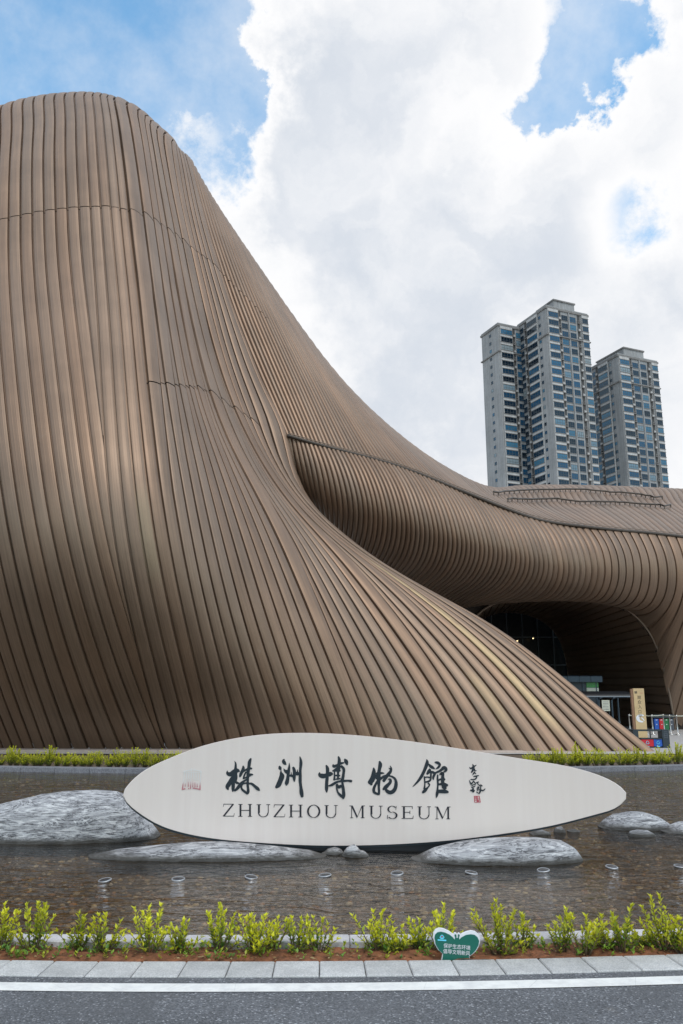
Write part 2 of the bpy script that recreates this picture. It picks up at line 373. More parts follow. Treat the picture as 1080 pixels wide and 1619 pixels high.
class MB:
    """collects simple solids into one mesh"""
    def __init__(s): s.V = []; s.F = []; s.M = []
    def add(s, V, F, m=0):
        k = len(s.V); s.V += [tuple(v) for v in V]; s.F += [tuple(i+k for i in f) for f in F]; s.M += [m]*len(F); return s
    def box(s, x0, x1, y0, y1, z0, z1, m=0, bev=0.0):
        if bev:
            b = bev; xs = (x0, x0+b, x1-b, x1)
            V = []
            for z, i in ((z0, 0), (z1-b, 0), (z1, b)):
                V += [(x0+i, y0+i, z), (x1-i, y0+i, z), (x1-i, y1-i, z), (x0+i, y1-i, z)]
            F = [(3, 2, 1, 0), (8, 9, 10, 11)]
            for r in (0, 4):
                for j in range(4): F.append((r+j, r+(j+1) % 4, r+4+(j+1) % 4, r+4+j))
            return s.add(V, F, m)
        V = [(x, y, z) for z in (z0, z1) for x, y in ((x0, y0), (x1, y0), (x1, y1), (x0, y1))]
        return s.add(V, [(3, 2, 1, 0), (4, 5, 6, 7), (0, 1, 5, 4), (1, 2, 6, 5), (2, 3, 7, 6), (3, 0, 4, 7)], m)
    def tube(s, pts, r, n=8, m=0, cap=True):
        pts = [np.asarray(p, float) for p in pts]; rs = r if isinstance(r, (list, tuple)) else [r]*len(pts)
        k = len(s.V); up = np.array([0, 0, 1.0])
        for i, p in enumerate(pts):
            d = pts[min(i+1, len(pts)-1)]-pts[max(i-1, 0)]; d = d/(np.linalg.norm(d)+1e-9)
            a = np.cross(d, up if abs(d[2]) < .95 else np.array([1.0, 0, 0])); a /= np.linalg.norm(a); b = np.cross(a, d)
            for j in range(n):
                an = 2*math.pi*j/n; s.V.append(tuple(p+rs[i]*(math.cos(an)*a+math.sin(an)*b)))
        for i in range(len(pts)-1):
            for j in range(n):
                s.F.append((k+i*n+j, k+i*n+(j+1) % n, k+(i+1)*n+(j+1) % n, k+(i+1)*n+j)); s.M.append(m)
        if cap:
            s.F.append(tuple(k+j for j in range(n))[::-1]); s.M.append(m)
            e = k+(len(pts)-1)*n; s.F.append(tuple(e+j for j in range(n))); s.M.append(m)
        return s
    def lathe(s, prof, c=(0, 0, 0), n=20, m=0):
        k = len(s.V)
        for r, z in prof:
            for j in range(n):
                a = 2*math.pi*j/n; s.V.append((c[0]+r*math.cos(a), c[1]+r*math.sin(a), c[2]+z))
        for i in range(len(prof)-1):
            for j in range(n):
                s.F.append((k+i*n+j, k+i*n+(j+1) % n, k+(i+1)*n+(j+1) % n, k+(i+1)*n+j)); s.M.append(m)
        return s
    def mesh(s, name, mats, smooth=False): return mesh_np(name, s.V, s.F, mats, smooth, mi=s.M)
    def build(s, name, mats, parent=None, smooth=False, loc=None): return obj(name, s.mesh(name, mats, smooth), parent, loc)

def natural_spline(x, y, xq):
    x = np.asarray(x, float); y = np.asarray(y, float); n = len(x); h = np.diff(x)
    A = np.zeros((n, n)); B = np.zeros((n,)+y.shape[1:]); A[0, 0] = A[-1, -1] = 1
    for i in range(1, n-1):
        A[i, i-1] = h[i-1]; A[i, i] = 2*(h[i-1]+h[i]); A[i, i+1] = h[i]
        B[i] = 6*((y[i+1]-y[i])/h[i]-(y[i]-y[i-1])/h[i-1])
    M = np.linalg.solve(A, B.reshape(n, -1)).reshape(B.shape)
    k = np.clip(np.searchsorted(x, xq)-1, 0, n-2); sh = (-1,)+(1,)*(y.ndim-1)
    t = (xq-x[k]).reshape(sh); hk = h[k].reshape(sh); u = hk-t
    return (M[k]*u**3+M[k+1]*t**3)/(6*hk)+(y[k]/hk-M[k]*hk/6)*u+(y[k+1]/hk-M[k+1]*hk/6)*t
def smooth_curve(P, n):
    P = np.asarray(P, float); s = np.r_[0, np.cumsum(np.linalg.norm(np.diff(P, axis=0), axis=1))]
    Q = natural_spline(s, P, np.linspace(0, s[-1], 400))
    a = np.r_[0, np.cumsum(np.linalg.norm(np.diff(Q, axis=0), axis=1))]
    tq = np.linspace(0, a[-1], n); return np.stack([np.interp(tq, a, Q[:, i]) for i in range(P.shape[1])], 1)

class Surf:
    """smooth surface through guide curves; u runs across the guides, v along them"""
    def __init__(s, guides, M=72, sub=10, relax=0, out=None, fade=0):
        G = np.stack([smooth_curve(g, M) for g in guides]); s.ng = len(guides); s.sub = sub; s.M = M
        uq = np.linspace(0, s.ng-1, (s.ng-1)*sub+1)
        s.P = natural_spline(np.arange(s.ng), G, uq)
        P0 = s.P.copy()
        for _ in range(relax):
            Q = s.P.copy(); Q[1:-1, 1:-1] = .5*s.P[1:-1, 1:-1]+.125*(s.P[:-2, 1:-1]+s.P[2:, 1:-1]+s.P[1:-1, :-2]+s.P[1:-1, 2:]); s.P = Q
        if fade:
            f = np.clip((s.ng-1-uq)/fade, 0, 1)[:, None, None]; f = f*f*(3-2*f); s.P = P0*(1-f)+s.P*f
        du = np.gradient(s.P, axis=0); dv = np.gradient(s.P, axis=1); N = np.cross(du, dv)
        N /= np.linalg.norm(N, axis=2, keepdims=True)+1e-9
        c = N[N.shape[0]//2, N.shape[1]//3]
        ref = np.array(out if out is not None else (0, -1, 0.2)); 
        if np.dot(c, ref) < 0: N = -N
        s.N = N; s.flip = np.dot(np.cross(du[len(du)//2, M//3], dv[len(dv)//2, M//3]), ref) < 0
    def at(s, u, v, F=None):
        F = s.P if F is None else F
        a = np.clip(np.asarray(u)*s.sub, 0, F.shape[0]-1.001); b = np.clip(np.asarray(v)*(s.M-1), 0, s.M-1.001)
        i = a.astype(int); j = b.astype(int); fa = (a-i)[..., None]; fb = (b-j)[..., None]
        return (F[i, j]*(1-fa)*(1-fb)+F[i+1, j]*fa*(1-fb)+F[i, j+1]*(1-fa)*fb+F[i+1, j+1]*fa*fb)
    def nrm(s, u, v): return s.at(u, v, s.N)
    def find(s, px, py, vmax=.5):
        X, Y = proj(s.P); D = (X-px)**2+(Y-py)**2; D[:, int(vmax*s.M):] = 1e9
        i, j = np.unravel_index(np.argmin(D), D.shape); return i/s.sub, j/(s.M-1)

PROF_A = [(0, -1.0), (.13, -1.0), (.13, -1.0), (.155, .42), (.155, .42), (.20, .60), (.40, .80), (.70, .80), (.93, .62), (.965, .50), (.965, .50), (1, -1.0)]
PROF_B = [(0, -.9), (.05, -.2), (.16, .55), (.34, .95), (.52, 1.0), (.70, .88), (.86, .45), (.96, -.3), (1, -.9)]
def DEPA(v): return .13+.05*np.clip((v-.28)/.25, 0, 1)
def strip(S, ua, ub, va, vb, parent, name, mat, prof, dep, nv=44, dmax=.15, lift=0.0):
    """one cladding panel between rib lines ua(v) and ub(v)"""
    v = np.linspace(va, vb, nv); A = ua(v) if callable(ua) else np.full(nv, ua); B = ub(v) if callable(ub) else np.full(nv, ub)
    PA, PB = S.at(A, v), S.at(B, v); w = np.linalg.norm(PB-PA, axis=1)
    if w.max() < .02: return None
    dv = dep(v) if callable(dep) else dep
    D = np.minimum(w*dv, dmax)[:, None]
    mid = S.at((A+B)/2, v); L = np.r_[0, np.cumsum(np.linalg.norm(np.diff(mid, axis=0), axis=1))]
    V = []; UV = []
    for a, h in prof:
        uu = A+(B-A)*a; V.append(S.at(uu, v)+S.nrm(uu, v)*(D*h+lift)); UV.append(np.stack([np.full(nv, a), L], 1))
    K = len(prof); V = np.concatenate(V); UV = np.concatenate(UV); F = []
    for k in range(K-1):
        if prof[k] == prof[k+1]: continue      # crisp fold
        for j in range(nv-1):
            f = (k*nv+j, (k+1)*nv+j, (k+1)*nv+j+1, k*nv+j+1); F.append(f[::-1] if S.flip else f)
    return obj(name, mesh_np(name, V, F, mat, True, UV), parent)
def backing(S, parent, off=.28, name='underlay'):
    P = S.P-S.N*off; nu, nv = P.shape[:2]; P = P[::2]; nu, nv = P.shape[:2]
    F = [(i*nv+j, (i+1)*nv+j, (i+1)*nv+j+1, i*nv+j+1) for i in range(nu-1) for j in range(nv-1)]
    return obj(name, mesh_np(name, P.reshape(-1, 3), F, 'underlay', True), parent)

# ================================================================== the setting: ground, road, pond
def sheet(name, y0, y1, z, mat, x0=-24, x1=24, n=96, kind='structure', zf=None):
    xs = np.linspace(x0, x1, n); V = []; F = []
    for x in xs:
        a, b = y0(x), y1(x)
        V += [(x, a, z), (x, b, z)]
    for i in range(n-1): F.append((2*i, 2*i+2, 2*i+3, 2*i+1))
    o = obj(name, mesh_np(name, V, F, mat)); return tag(o, kind=kind)
def arc(px, py, z, a, x0=-.9):
    p = gnd(px, py, z); k = p[1]-a*(p[0]-x0)**2
    return lambda x: k+a*(x-x0)**2
ZK, ZS, ZC, ZW, ZP = .012, .0, .05, -.07, -.24     # kerb, soil, coping, water, pond floor
K_FRONT = arc(540, 1542, ZK, .0150); K_BACK = arc(540, 1519, ZK, .0150)
C_FRONT = arc(540, 1488, ZC, .0150); C_BACK = arc(540, 1477, ZC, .0150)
L_FRONT = arc(540, 1568, 0, .0150); L_BACK = arc(540, 1555, 0, .0150)
F_BACK = lambda x: F_FRONT(x)+.42
F_FRONT = arc(540, 1216.5, ZC, .0125)
obj_g = obj('ground', mesh_np('ground', [(-1500, -400, -.45), (1500, -400, -.45), (1500, 2500, -.45), (-1500, 2500, -.45)], [(0, 1, 2, 3)], 'paving')); tag(obj_g, kind='structure')
sheet('road', lambda x: -30.0, lambda x: K_FRONT(x)+.05, 0.0, 'asphalt')
sheet('road_marking', L_FRONT, L_BACK, .004, 'road_paint')
sheet('pond_bed', lambda x: C_FRONT(x), lambda x: F_BACK(x), ZP, 'pond_floor')
sheet('pond_water', lambda x: C_FRONT(x)+.06, lambda x: F_FRONT(x)+.2, ZW, 'water')
sheet('plaza_paving', lambda x: 28.2, lambda x: 190.0, 0.006, 'paving', -80, 80, 2)

def arc_stones(root_name, yf, yb, z0, z1, step, xr, mat, name, gap=.006, jit=.002, bev=.008, ov=0.0):
    root = empty(root_name); tag(root, kind='structure')
    L = xr[0]
    while L < xr[1]:
        xm = L+step/2; ang = math.atan((yf(xm+.05)-yf(xm-.05))/.1)
        w = step/2*math.sqrt(1+math.tan(ang)**2)-gap/2; ym = (yf(xm)+yb(xm))/2; hd = (yb(xm)-yf(xm))/2*math.cos(ang)
        dz = random.uniform(-jit, jit)
        m = MB().box(-w, w, -hd-ov, hd, z0, z1, bev=bev)
        o = m.build(name, mat, root, loc=(xm, ym, dz)); o.rotation_euler = (random.uniform(-1, 1)*jit, random.uniform(-1, 1)*jit, ang); L += step
    return root
depk = np.linalg.norm(gnd(540, 1530)-np.array([0, 0, CAMZ]))*math.cos(math.atan((1530-PH/2)/FPX))
KSTEP = 71.5/FPX*depk
arc_stones('kerb', K_FRONT, K_BACK, -.2, ZK, KSTEP, (-7.2-KSTEP*.32, 7.2), 'kerb_granite', 'kerb_stone')
arc_stones('pond_coping', C_FRONT, C_BACK, -.3, ZC, .62, (-8, 8), 'coping', 'coping_stone', .004, .0015)
arc_stones('pond_coping', F_FRONT, F_BACK, -.3, ZC, .95, (-16, 16), 'coping_dark', 'coping_stone', .006, .0015)
# red soil of the kerbside bed, uneven
def soil_bed(name, yf, yb, z, x0, x1, nx, ny, mat, amp):
    V = []; F = []
    for i in range(nx):
        x = x0+(x1-x0)*i/(nx-1)
        for j in range(ny):
            y = yf(x)+(yb(x)-yf(x))*j/(ny-1)
            V.append((x, y, z+amp*(mnoise.fractal(Vector((x*6, y*6, 1.3)), 1.0, 2.0, 4))+amp*.6*math.sin(math.pi*j/(ny-1))))
    for i in range(nx-1):
        for j in range(ny-1): F.append((i*ny+j, (i+1)*ny+j, (i+1)*ny+j+1, i*ny+j+1))
    return tag(obj(name, mesh_np(name, V, F, mat, True)), kind='structure')
soil_bed('soil_bed', lambda x: K_BACK(x)-.01, lambda x: C_FRONT(x)+.04, ZS, -8, 8, 420, 16, 'soil', .022)
soil_bed('back_bed', lambda x: F_BACK(x)-.01, lambda x: 29.0, -.03, -26, 26, 160, 14, 'bed_soil', .03)

# ================================================================== the museum
museum = empty('museum', (0, 0, 0))
tag(museum, 'curving brown museum clad in long ribbed metal panels, swooping from tall dome to low roof', 'museum')
def guide(pts, tail=None, tuck=0.0):
    # tuck: how far the wall swells out over its foot
    pts = [(x, y, Y-tuck*(math.sin(math.pi*np.clip((1184-y)/760, 0, 1))**1.0)) for x, y, Y in pts]
    P = [unp(*p) for p in pts]
    for dx, dy, dz in (tail or []): P.append(P[len(pts)-1]+np.array([dx, dy, dz]))
    return P
TD = [(0, 4, 2.0), (-.3, 9, 2.2), (-.6, 16, -2)]
TR = [(-.4, 4, 1.1), (-.9, 9, .9), (-1.4, 16, -2.5)]
GA = [
 guide([(-180,1184,30.6),(-230,1000,29.2),(-255,800,28.8),(-258,600,29.6),(-254,470,31),(-246,360,33.2),(-238,300,36),(-232,275,39)], TD, 3.0),
 guide([(-10,1184,29.9),(-60,1010,28.7),(-85,900,28.2),(-98,790,28.1),(-102,700,28.3),(-100,560,29.2),(-95,420,30.9),(-88,320,33),(-82,245,36),(-78,200,39.2)], TD, 3.0),
 guide([(108,1184,29.5),(66,1030,28.4),(44,920,27.9),(27,804,27.8),(20,700,28.1),(17,560,29.1),(17,420,30.8),(18,330,32.6),(20,240,35.3),(23,182,38.2),(25,153,40.6)], TD, 3.0),
 guide([(262,1184,29.5),(222,1040,28.4),(198,945,28),(180,860,27.8),(170,760,27.9),(163,640,28.6),(156,500,29.9),(148,380,31.6),(143,290,33.4),(139,210,36),(136,162,38.8),(135,141,41)], TD, 3.0),
 guide([(360,1185,29.5),(322,1040,28.6),(292,915,28.3),(272,800,28.4),(256,690,29),(244,600,29.8),(230,480,31),(216,370,32.6),(206,280,34.5),(196,210,37),(188,167,39.5),(184,151,41.2)], TD, 2.6),
 guide([(448,1186,29.5),(404,1070,28.9),(366,940,28.9),(336,815,29.3),(312,712,30),(290,620,31),(272,520,32.2),(256,420,33.7),(243,330,35.5),(232,255,37.8),(224,200,40),(219,171,41.5)], TD, 2.0),
 guide([(555,1186,29.5),(500,1045,29.6),(444,895,30.4),(396,785,31.1),(354,703,32),(323,619,33),(302,530,34.2),(284,440,35.5),(268,350,37),(255,280,38.8),(246,225,40.5),(240,192,41.8)], TD, 1.2),
 guide([(690,1187,29.5),(624,1062,30.2),(584,999,30.7),(543,930,31.3),(487,846,32.2),(431,781,32.8),(388,703,33.7),(355,631,34.8),(330,550,35.8),(308,460,37),(290,370,38.3),(275,300,39.8),(266,245,41.2),(261,211,42)], TD, 0.5),
 guide([(882,1194,29.5),(800,1085,30.5),(730,1010,31.3),(663,950,32),(593,897,32.7),(524,846,33.5),(468,791,34.3),(424,726,35),(388,642,36),(360,560,36.9),(336,470,38),(314,385,39.2),(297,310,41),(287,254,42.7),(281,229,44.2)], TR),
 guide([(1054,1203,29.45),(950,1120,30.3),(860,1047,31.3),(780,990,32.3),(700,945,33.2),(600,887,34.2),(540,842,35),(496,800,35.8),(468,750,36.5),(454,689,37),(425,625,37.8),(395,555,38.5),(370,490,39.2),(350,430,40),(330,365,41.2),(313,301,43),(301,250,45.4)], TR)]
SA = Surf(GA, 90, 10, relax=24, fade=2.0)

def seam_v(S, u, curve, v0=.05, v1=.8):
    v = np.linspace(v0, v1, 160); uu = u(v) if callable(u) else np.full(160, u); X, Y = proj(S.at(uu, v))
    c = np.array(curve, float); inside = (X > c[0, 0]) & (X < c[-1, 0]); d = Y-np.interp(X, c[:, 0], c[:, 1])
    for k in range(159):
        if inside[k] and d[k]*d[k+1] <= 0: return v[k]+(v[k+1]-v[k])*abs(d[k])/(abs(d[k])+abs(d[k+1])+1e-9)
    return None
SEAM1 = [(-300,400),(0,349),(55,337),(107,330),(148,328),(170,327),(204,333),(237,344),(256,357),(285,380),(333,415),(370,452),(400,481),(430,512)]
SEAM2 = [(226,605),(260,607),(290,611),(320,615),(345,630),(372,648),(400,666),(412,672)]
def ribs_uniform(S, u0, u1, n, vs):
    uq = np.linspace(u0, u1, 300); P = np.mean([np.r_[0, np.cumsum(np.linalg.norm(np.diff(S.at(uq, np.full(300, v)), axis=0), axis=1))] for v in vs], axis=0)
    return np.interp(np.linspace(0, P[-1], n+1), P, uq)
def weighted_lines(S, u0, u1, n, vs, ins, rng):
    """n panels, some of them wedges that only start part of the way down"""
    base = ribs_uniform(S, u0, u1, n, vs); uu = np.diff(base)
    start = [None]*n; head = list(range(n))
    for i in range(n):
        if i in ins: start[i] = rng.uniform(.20, .46); head[i] = head[i-1]
    def w(i, v): return np.ones_like(v) if start[i] is None else np.clip((start[i]-v)/.20, 0, 1)
    def line(k):
        def f(v):
            W = np.stack([uu[i]*w(i, v) for i in range(n)])
            for i in range(n):
                if start[i] is not None: W[head[i]] += uu[i]-uu[i]*w(i, v)     # the panel above spreads over the wedge
            C = np.cumsum(W, 0); return u0+(C[k-1] if k > 0 else np.zeros_like(v))
        return f
    return [line(k) for k in range(n+1)], start
def lay(S, lines, starts, name, mat, prof, dep, seams=(), vmax=1.0, dmax=.15, worn={}, nv=44):
    for i in range(len(lines)-1):
        a, b = lines[i], lines[i+1]
        top = vmax if starts is None or starts[i] is None else min(vmax, starts[i]-.016)
        mid = (lambda v, a=a, b=b: (a(v)+b(v))/2) if callable(a) else (a+b)/2
        cuts = sorted(c for c in (seam_v(S, mid, s) for s in seams) if c is not None and c < top-.02)
        edges = [0.0]+cuts+[top]
        for k in range(len(edges)-1):
            g0 = .0005 if k > 0 else 0; g1 = .0005 if k < len(edges)-2 else 0
            m = worn[i] if (i in worn and k == 0) else mat
            strip(S, a, b, edges[k]+g0, edges[k+1]-g1, museum, name, m, prof, dep, nv if k == 0 else max(20, nv//2), dmax, lift=.004*((i*7+k) % 3))
rng = random.Random(5)
# left bulge: panels drift into the long seam and end there
n1 = 21; us = ribs_uniform(SA, 0.0, 3.0, n1, [.25, .4, .55])
step1 = us[-1]-us[-2]
def drift(k):
    return lambda v: np.minimum(us[k]+np.where(v < .42, (np.clip(.42-v, 0, 1)/.42)**1.6*step1*2.6, 0)*(1 if k > 0 else 0), 3.0)
Ls = [drift(k) for k in range(n1+1)]
for i in range(n1):
    a, b = Ls[i], Ls[i+1]; vv = np.linspace(0, 1, 300); ok = vv[(3.0-a(vv)) > .006]; lo = ok[0] if len(ok) else 1
    mid = lambda v, a=a, b=b: (a(v)+b(v))/2
    c = seam_v(SA, mid, SEAM1); ed = [lo, c, 1.0] if c else [lo, 1.0]
    for k in range(len(ed)-1):
        strip(SA, a, b, ed[k]+(.0005 if k else 0), ed[k+1]-(.0005 if k < len(ed)-2 else 0), museum, 'cladding_panel', 'cladding', PROF_A, DEPA, 44, lift=.004*(i % 3))
# right of the seam: the fan of panels sweeping down into the long tail
n2 = 34
ins = [5, 7, 9, 11, 13, 14, 16, 17, 19, 20, 21, 23, 24, 26, 28, 30, 32]
L2, st2 = weighted_lines(SA, 3.0, 9.0, n2, [.05, .2, .3], ins, rng)
lay(SA, L2, st2, 'cladding_panel', 'cladding', PROF_A, DEPA, (SEAM1, SEAM2), worn={2: 'cladding_worn_a', 28: 'cladding_worn_b', 25: 'cladding_worn_c'})
backing(SA, museum)

# back of the tail, hidden side of the crest
crest = [(1054,1203,29.45),(950,1120,30.3),(860,1047,31.3),(780,990,32.3),(700,945,33.2),(600,887,34.2),(540,842,35),(496,800,35.8),(468,750,36.5),(454,689,37)]
GT = [guide(crest),
      [unp(x, y, Y)+np.array([.15, .9, -.25]) for x, y, Y in crest],
      [unp(x, y, Y)*np.array([1, 1, .80])+np.array([-.2, 2.6, 0]) for x, y, Y in crest[:-1]]+[unp(*crest[-1])+np.array([.2, 1.6, -.4])],
      [unp(x, y, Y)*np.array([1, 1, .0])+np.array([-.6, 4.4, 0]) for x, y, Y in crest[:-1]]+[unp(*crest[-1])*np.array([1, 1, 0])+np.array([.2, 3.4, 0])]]
ST = Surf(GT, 50, 10, out=(1, .6, .5))
lay(ST, list(np.linspace(0, 3, 9)), None, 'cladding_panel', 'cladding', PROF_A, .15)

# flank and low roof behind the gutter
GC = [
 guide([(454,690,37),(425,625,37.8),(395,555,38.5),(370,490,39.2),(350,430,40),(330,365,41.2),(313,301,43),(301,250,45.4)], TR),
 guide([(524,710,37.7),(487,625,38.9),(456,558,39.8),(427,497,40.7),(402,443,42),(380,390,43.8),(362,353,46.6)], TR),
 guide([(617,735,39),(575,675,40.6),(537,618,42.2),(508,575,43.7),(484,537,45.6),(466,503,48.4)], TR),
 guide([(700,766,40.2),(662,727,42.4),(628,691,45),(600,661,48.6)], TR),
 guide([(787,801,41.5),(757,783,44.2),(727,760,48),(702,737,52.5)], TR),
 guide([(850,823,42.6),(818,805,45.2),(785,783,50),(762,769,56.5)], [(-.7,4,.5),(-1.4,9,.3),(-2,16,-2.5)]),
 guide([(905,832,43.4),(872,815,46.4),(840,795,51.5),(812,769,59.5)], [(-.7,4,.5),(-1.4,9,.2),(-2,16,-2.5)]),
 guide([(980,840,44.6),(942,815,48.8),(908,790,55.2),(880,767,62)], [(-.7,4,.4),(-1.4,9,.1),(-2,16,-2.5)]),
 guide([(1080,850,46),(1032,811,52.8),(1002,787,58.5),(983,769,63)], [(-.7,4,.4),(-1.4,9,.1),(-2,16,-2.5)]),
 guide([(1260,876,48.5),(1195,825,56),(1160,795,61.5),(1140,776,65.5)], [(-.7,4,.4),(-1.4,9,.1),(-2,16,-2.5)])]
SC = Surf(GC, 70, 10, relax=4)
def rhythm(S, stops):
    uq = np.linspace(0, S.ng-1, 2000); X = proj(S.at(uq, np.zeros(2000)))[0]; out = [0.0]; x = X[0]
    while True:
        x += np.interp(x, [a for a, b in stops], [b for a, b in stops])
        if x >= X[-1]-3: break
        out.append(float(np.interp(x, X, uq)))
    return out+[S.ng-1.0]
uC = rhythm(SC, [(450, 6.6), (700, 7.2), (850, 8.0), (1000, 10.5), (1300, 12)])
lay(SC, list(uC), None, 'roof_panel', 'cladding_fine', PROF_B, .22, (SEAM1,), dmax=.06)
backing(SC, museum)
# gutter along the joint of roof and fascia
gq = np.linspace(0, 9, 120); G0 = SC.at(gq, np.zeros(120)); GN = SC.nrm(gq, np.zeros(120))
MB().tube(list(G0+GN*.05+np.array([0, -.06, .0])), .085, 6).build('gutter', 'gutter', museum, True)
for k in range(1):
    P = G0+GN*.10+np.array([0, -.05, .10+.10*k]); MB().tube(list(P), .022, 5).build('gutter_rail', 'trim', museum, True)
# snow guards on the low roof
for pts in ([(779,784),(812,781),(850,779),(895,779),(930,780),(985,784),(1044,790)], [(801,794),(836,794),(870,795),(930,798),(990,800),(1057,805)]):
    pp = np.array(pts, float); Q = []
    for x in np.linspace(pp[0, 0], pp[-1, 0], 34):
        u, v = SC.find(x, np.interp(x, pp[:, 0], pp[:, 1])); Q.append(SC.at(np.array(u), np.array(v))+SC.nrm(np.array(u), np.array(v))*.24)
    C = np.array(Q); C[2:-2] = (C[:-4]+C[1:-3]+C[2:-2]+C[3:-1]+C[4:])/5; m = MB()
    for i in range(0, 34, 1):
        m.box(C[i][0]-.03, C[i][0]+.03, C[i][1]-.03, C[i][1]+.03, C[i][2]-.2, C[i][2]+.02)
    m.tube(list(C), .065, 6); m.build('snow_guard', 'gutter', museum)

# fascia that swells out, rolls under and turns down into the entrance wall
GB = [
 guide([(454,690,37.05),(461,735,37.4),(475,775,38.2),(496,812,39.5),(530,850,42),(560,890,46)]),
 guide([(490,700,37.3),(503,742,36.9),(510,782,37.3),(516,816,38.6),(528,852,41.5),(556,900,47)]),
 guide([(545,711,38.0),(566,752,37.2),(578,798,37.1),(577,840,38.2),(566,880,41),(572,930,48)]),
 guide([(650,745,39.4),(678,790,38.2),(691,840,38),(686,883,39.4),(660,917,42.4),(640,955,49)]),
 guide([(755,790,41),(784,832,39.8),(795,872,39.7),(786,910,41.1),(750,940,44.2),(715,962,49.6)]),
 guide([(850,822,42.6),(875,860,41.6),(882,898,41.6),(872,930,43),(838,950,46),(800,949,49.2)]),
 guide([(930,836,43.8),(950,872,43),(954,908,43.1),(944,938,44.3),(916,950,46.6),(880,940,48.8)]),
 guide([(1010,843,45),(1026,882,44.4),(1028,918,44.6),(1019,948,45.6),(996,962,47.2),(965,952,48.9)]),
 guide([(1060,848,45.7),(1074,888,45.2),(1075,925,45.5),(1067,955,46.3),(1049,985,47.8),(1031,1010,49.4)]),
 guide([(1110,854,46.4),(1120,892,46),(1120,930,46.3),(1110,965,47),(1088,1030,48.5),(1061,1120,49.9)]),
 guide([(1160,861,47.1),(1168,900,46.8),(1166,940,47.1),(1155,985,47.9),(1130,1065,49.4),(1100,1153,51)]),
 guide([(1280,878,48.8),(1288,920,48.5),(1285,960,48.9),(1272,1005,49.8),(1240,1080,51.2),(1200,1152,53)])]
SB = Surf(GB, 60, 10, relax=3)
uB = rhythm(SB, [(450, 6.6), (700, 7.2), (820, 8.2), (900, 10.5), (1000, 14), (1100, 17), (1300, 18)])
kB = int(np.searchsorted(proj(SB.at(np.array(uB), np.zeros(len(uB))))[0], 925))
lay(SB, list(uB[:kB+1]), None, 'fascia_panel', 'cladding_fine', PROF_B, .22, dmax=.055, nv=40)
lay(SB, list(uB[kB:]), None, 'fascia_panel', 'cladding', PROF_A, .09, dmax=.055, nv=40)
backing(SB, museum)

# entrance recess: a funnel from the outer arch to the inner arch
OUT = [(1066,1153,50.2),(1061,1120,49.9),(1049,1060,49.7),(1031,1010,49.4),(1003,974,49.1),(965,952,48.9),(920,942,48.8),(880,940,48.8),(835,942,49),(795,950,49.3),(762,966,49.6),(738,1000,50),(728,1060,50.2),(722,1152,50.2)]
INN = [(903,1141,66),(901,1105,66),(898,1066,66),(893,1036,66),(884,1011,66),(869,991,66),(848,977,66),(825,970,66),(802,968,66),(780,971,66),(762,980,66),(748,1003,66),(742,1050,66),(738,1141,66)]
GE = []
for a, b in zip(OUT, INN):
    A, B = unp(*a), unp(*b)
    if a[1] > 1140: A[2] = 0
    if b[1] > 1135: B[2] = 0
    GE.append([A, A*.72+B*.28+np.array([0, 0, .0]), A*.4+B*.6, B])
SE = Surf(GE, 24, 8, out=(-1, 0, 0))
cen = np.array([5, 56, 4.0]); 
if np.sum(SE.N*(cen-SE.P)) < 0: SE.N = -SE.N; SE.flip = not SE.flip
nE = 46
lay(SE, list(ribs_uniform(SE, 0, 13, nE, [0, .3])), None, 'recess_panel', 'cladding', PROF_A, .10, dmax=.06, nv=12)
backing(SE, museum, .12)
for S, vv, r in ((SE, 0.0, .07), (SE, .999, .06)):
    u = np.linspace(0, 13, 90); MB().tube(list(S.at(u, np.full(90, vv))+np.array([0, -.14 if vv == 0 else -.05, 0])), r, 7).build('arch_trim', 'trim', museum, True)
# plain wall around the outer arch, behind the fascia
wall = MB(); O = [unp(*p) for p in OUT]; O[0][2] = O[-1][2] = 0
k = len(O); Vw = [p+np.array([0, .2, 0]) for p in O]; ctr = np.mean(Vw, axis=0)
big = [p+np.array([(p-ctr)[0]*1.6, .5, max(0, (p-ctr)[2])*.55]) for p in Vw]
for i in (0, k-1): big[i][2] = 0
wall.add(Vw+big, [(i, i+1, k+i+1, k+i) for i in range(k-1)]); wall.build('entrance_wall', 'underlay', museum, True)
# glazed front in the inner arch, each pane and bar on its own
I0, I1 = unp(738, 1141, 66.4), unp(903, 1141, 66.4); ztop = unp(802, 966, 66.4)[2]
nx, nz = 7, 4; gx = np.linspace(I0[0]-.2, I1[0]+.2, nx+1); gz = np.linspace(.02, ztop+.1, nz+1)
for i in range(nx):
    for j in range(nz):
        MB().box(gx[i]+.05, gx[i+1]-.05, 66.45, 66.5, gz[j]+.05, gz[j+1]-.05).build('glass_pane', 'dark_glass', museum)
for i in range(nx+1): MB().box(gx[i]-.05, gx[i]+.05, 66.36, 66.55, 0, ztop+.15).build('mullion', 'dark_metal', museum)
for j in range(1, nz+1): MB().box(gx[0], gx[-1], 66.40, 66.53, gz[j]-.05, gz[j]+.05).build('transom', 'dark_metal', museum)
for px, py in ((843, 1010), (818, 1014)):
    p = unp(px, py, 65.6); MB().lathe([(0, 0), (.04, 0), (.06, .03), (.05, .07), (0, .08)], p, 10).build('downlight', 'warm_lamp', museum)
# pale plinth the shell springs from
bx = np.array([unp(x, 1186, 29.4)[0] for x in (-260, 0, 260, 500, 760, 1040)])
pl = MB(); a, b = bx[0]-3, unp(1050, 1190, 29.4)[0]
for x0 in np.arange(a, b-.1, 1.8):
    x1 = min(x0+1.79, b); zt_ = .11-.12*float(np.clip((x0-1)/7.5, 0, 1)); MB().box(x0, x1, 28.75, 30.2, -.3, zt_, bev=.03).build('plinth_block', 'plinth', museum)

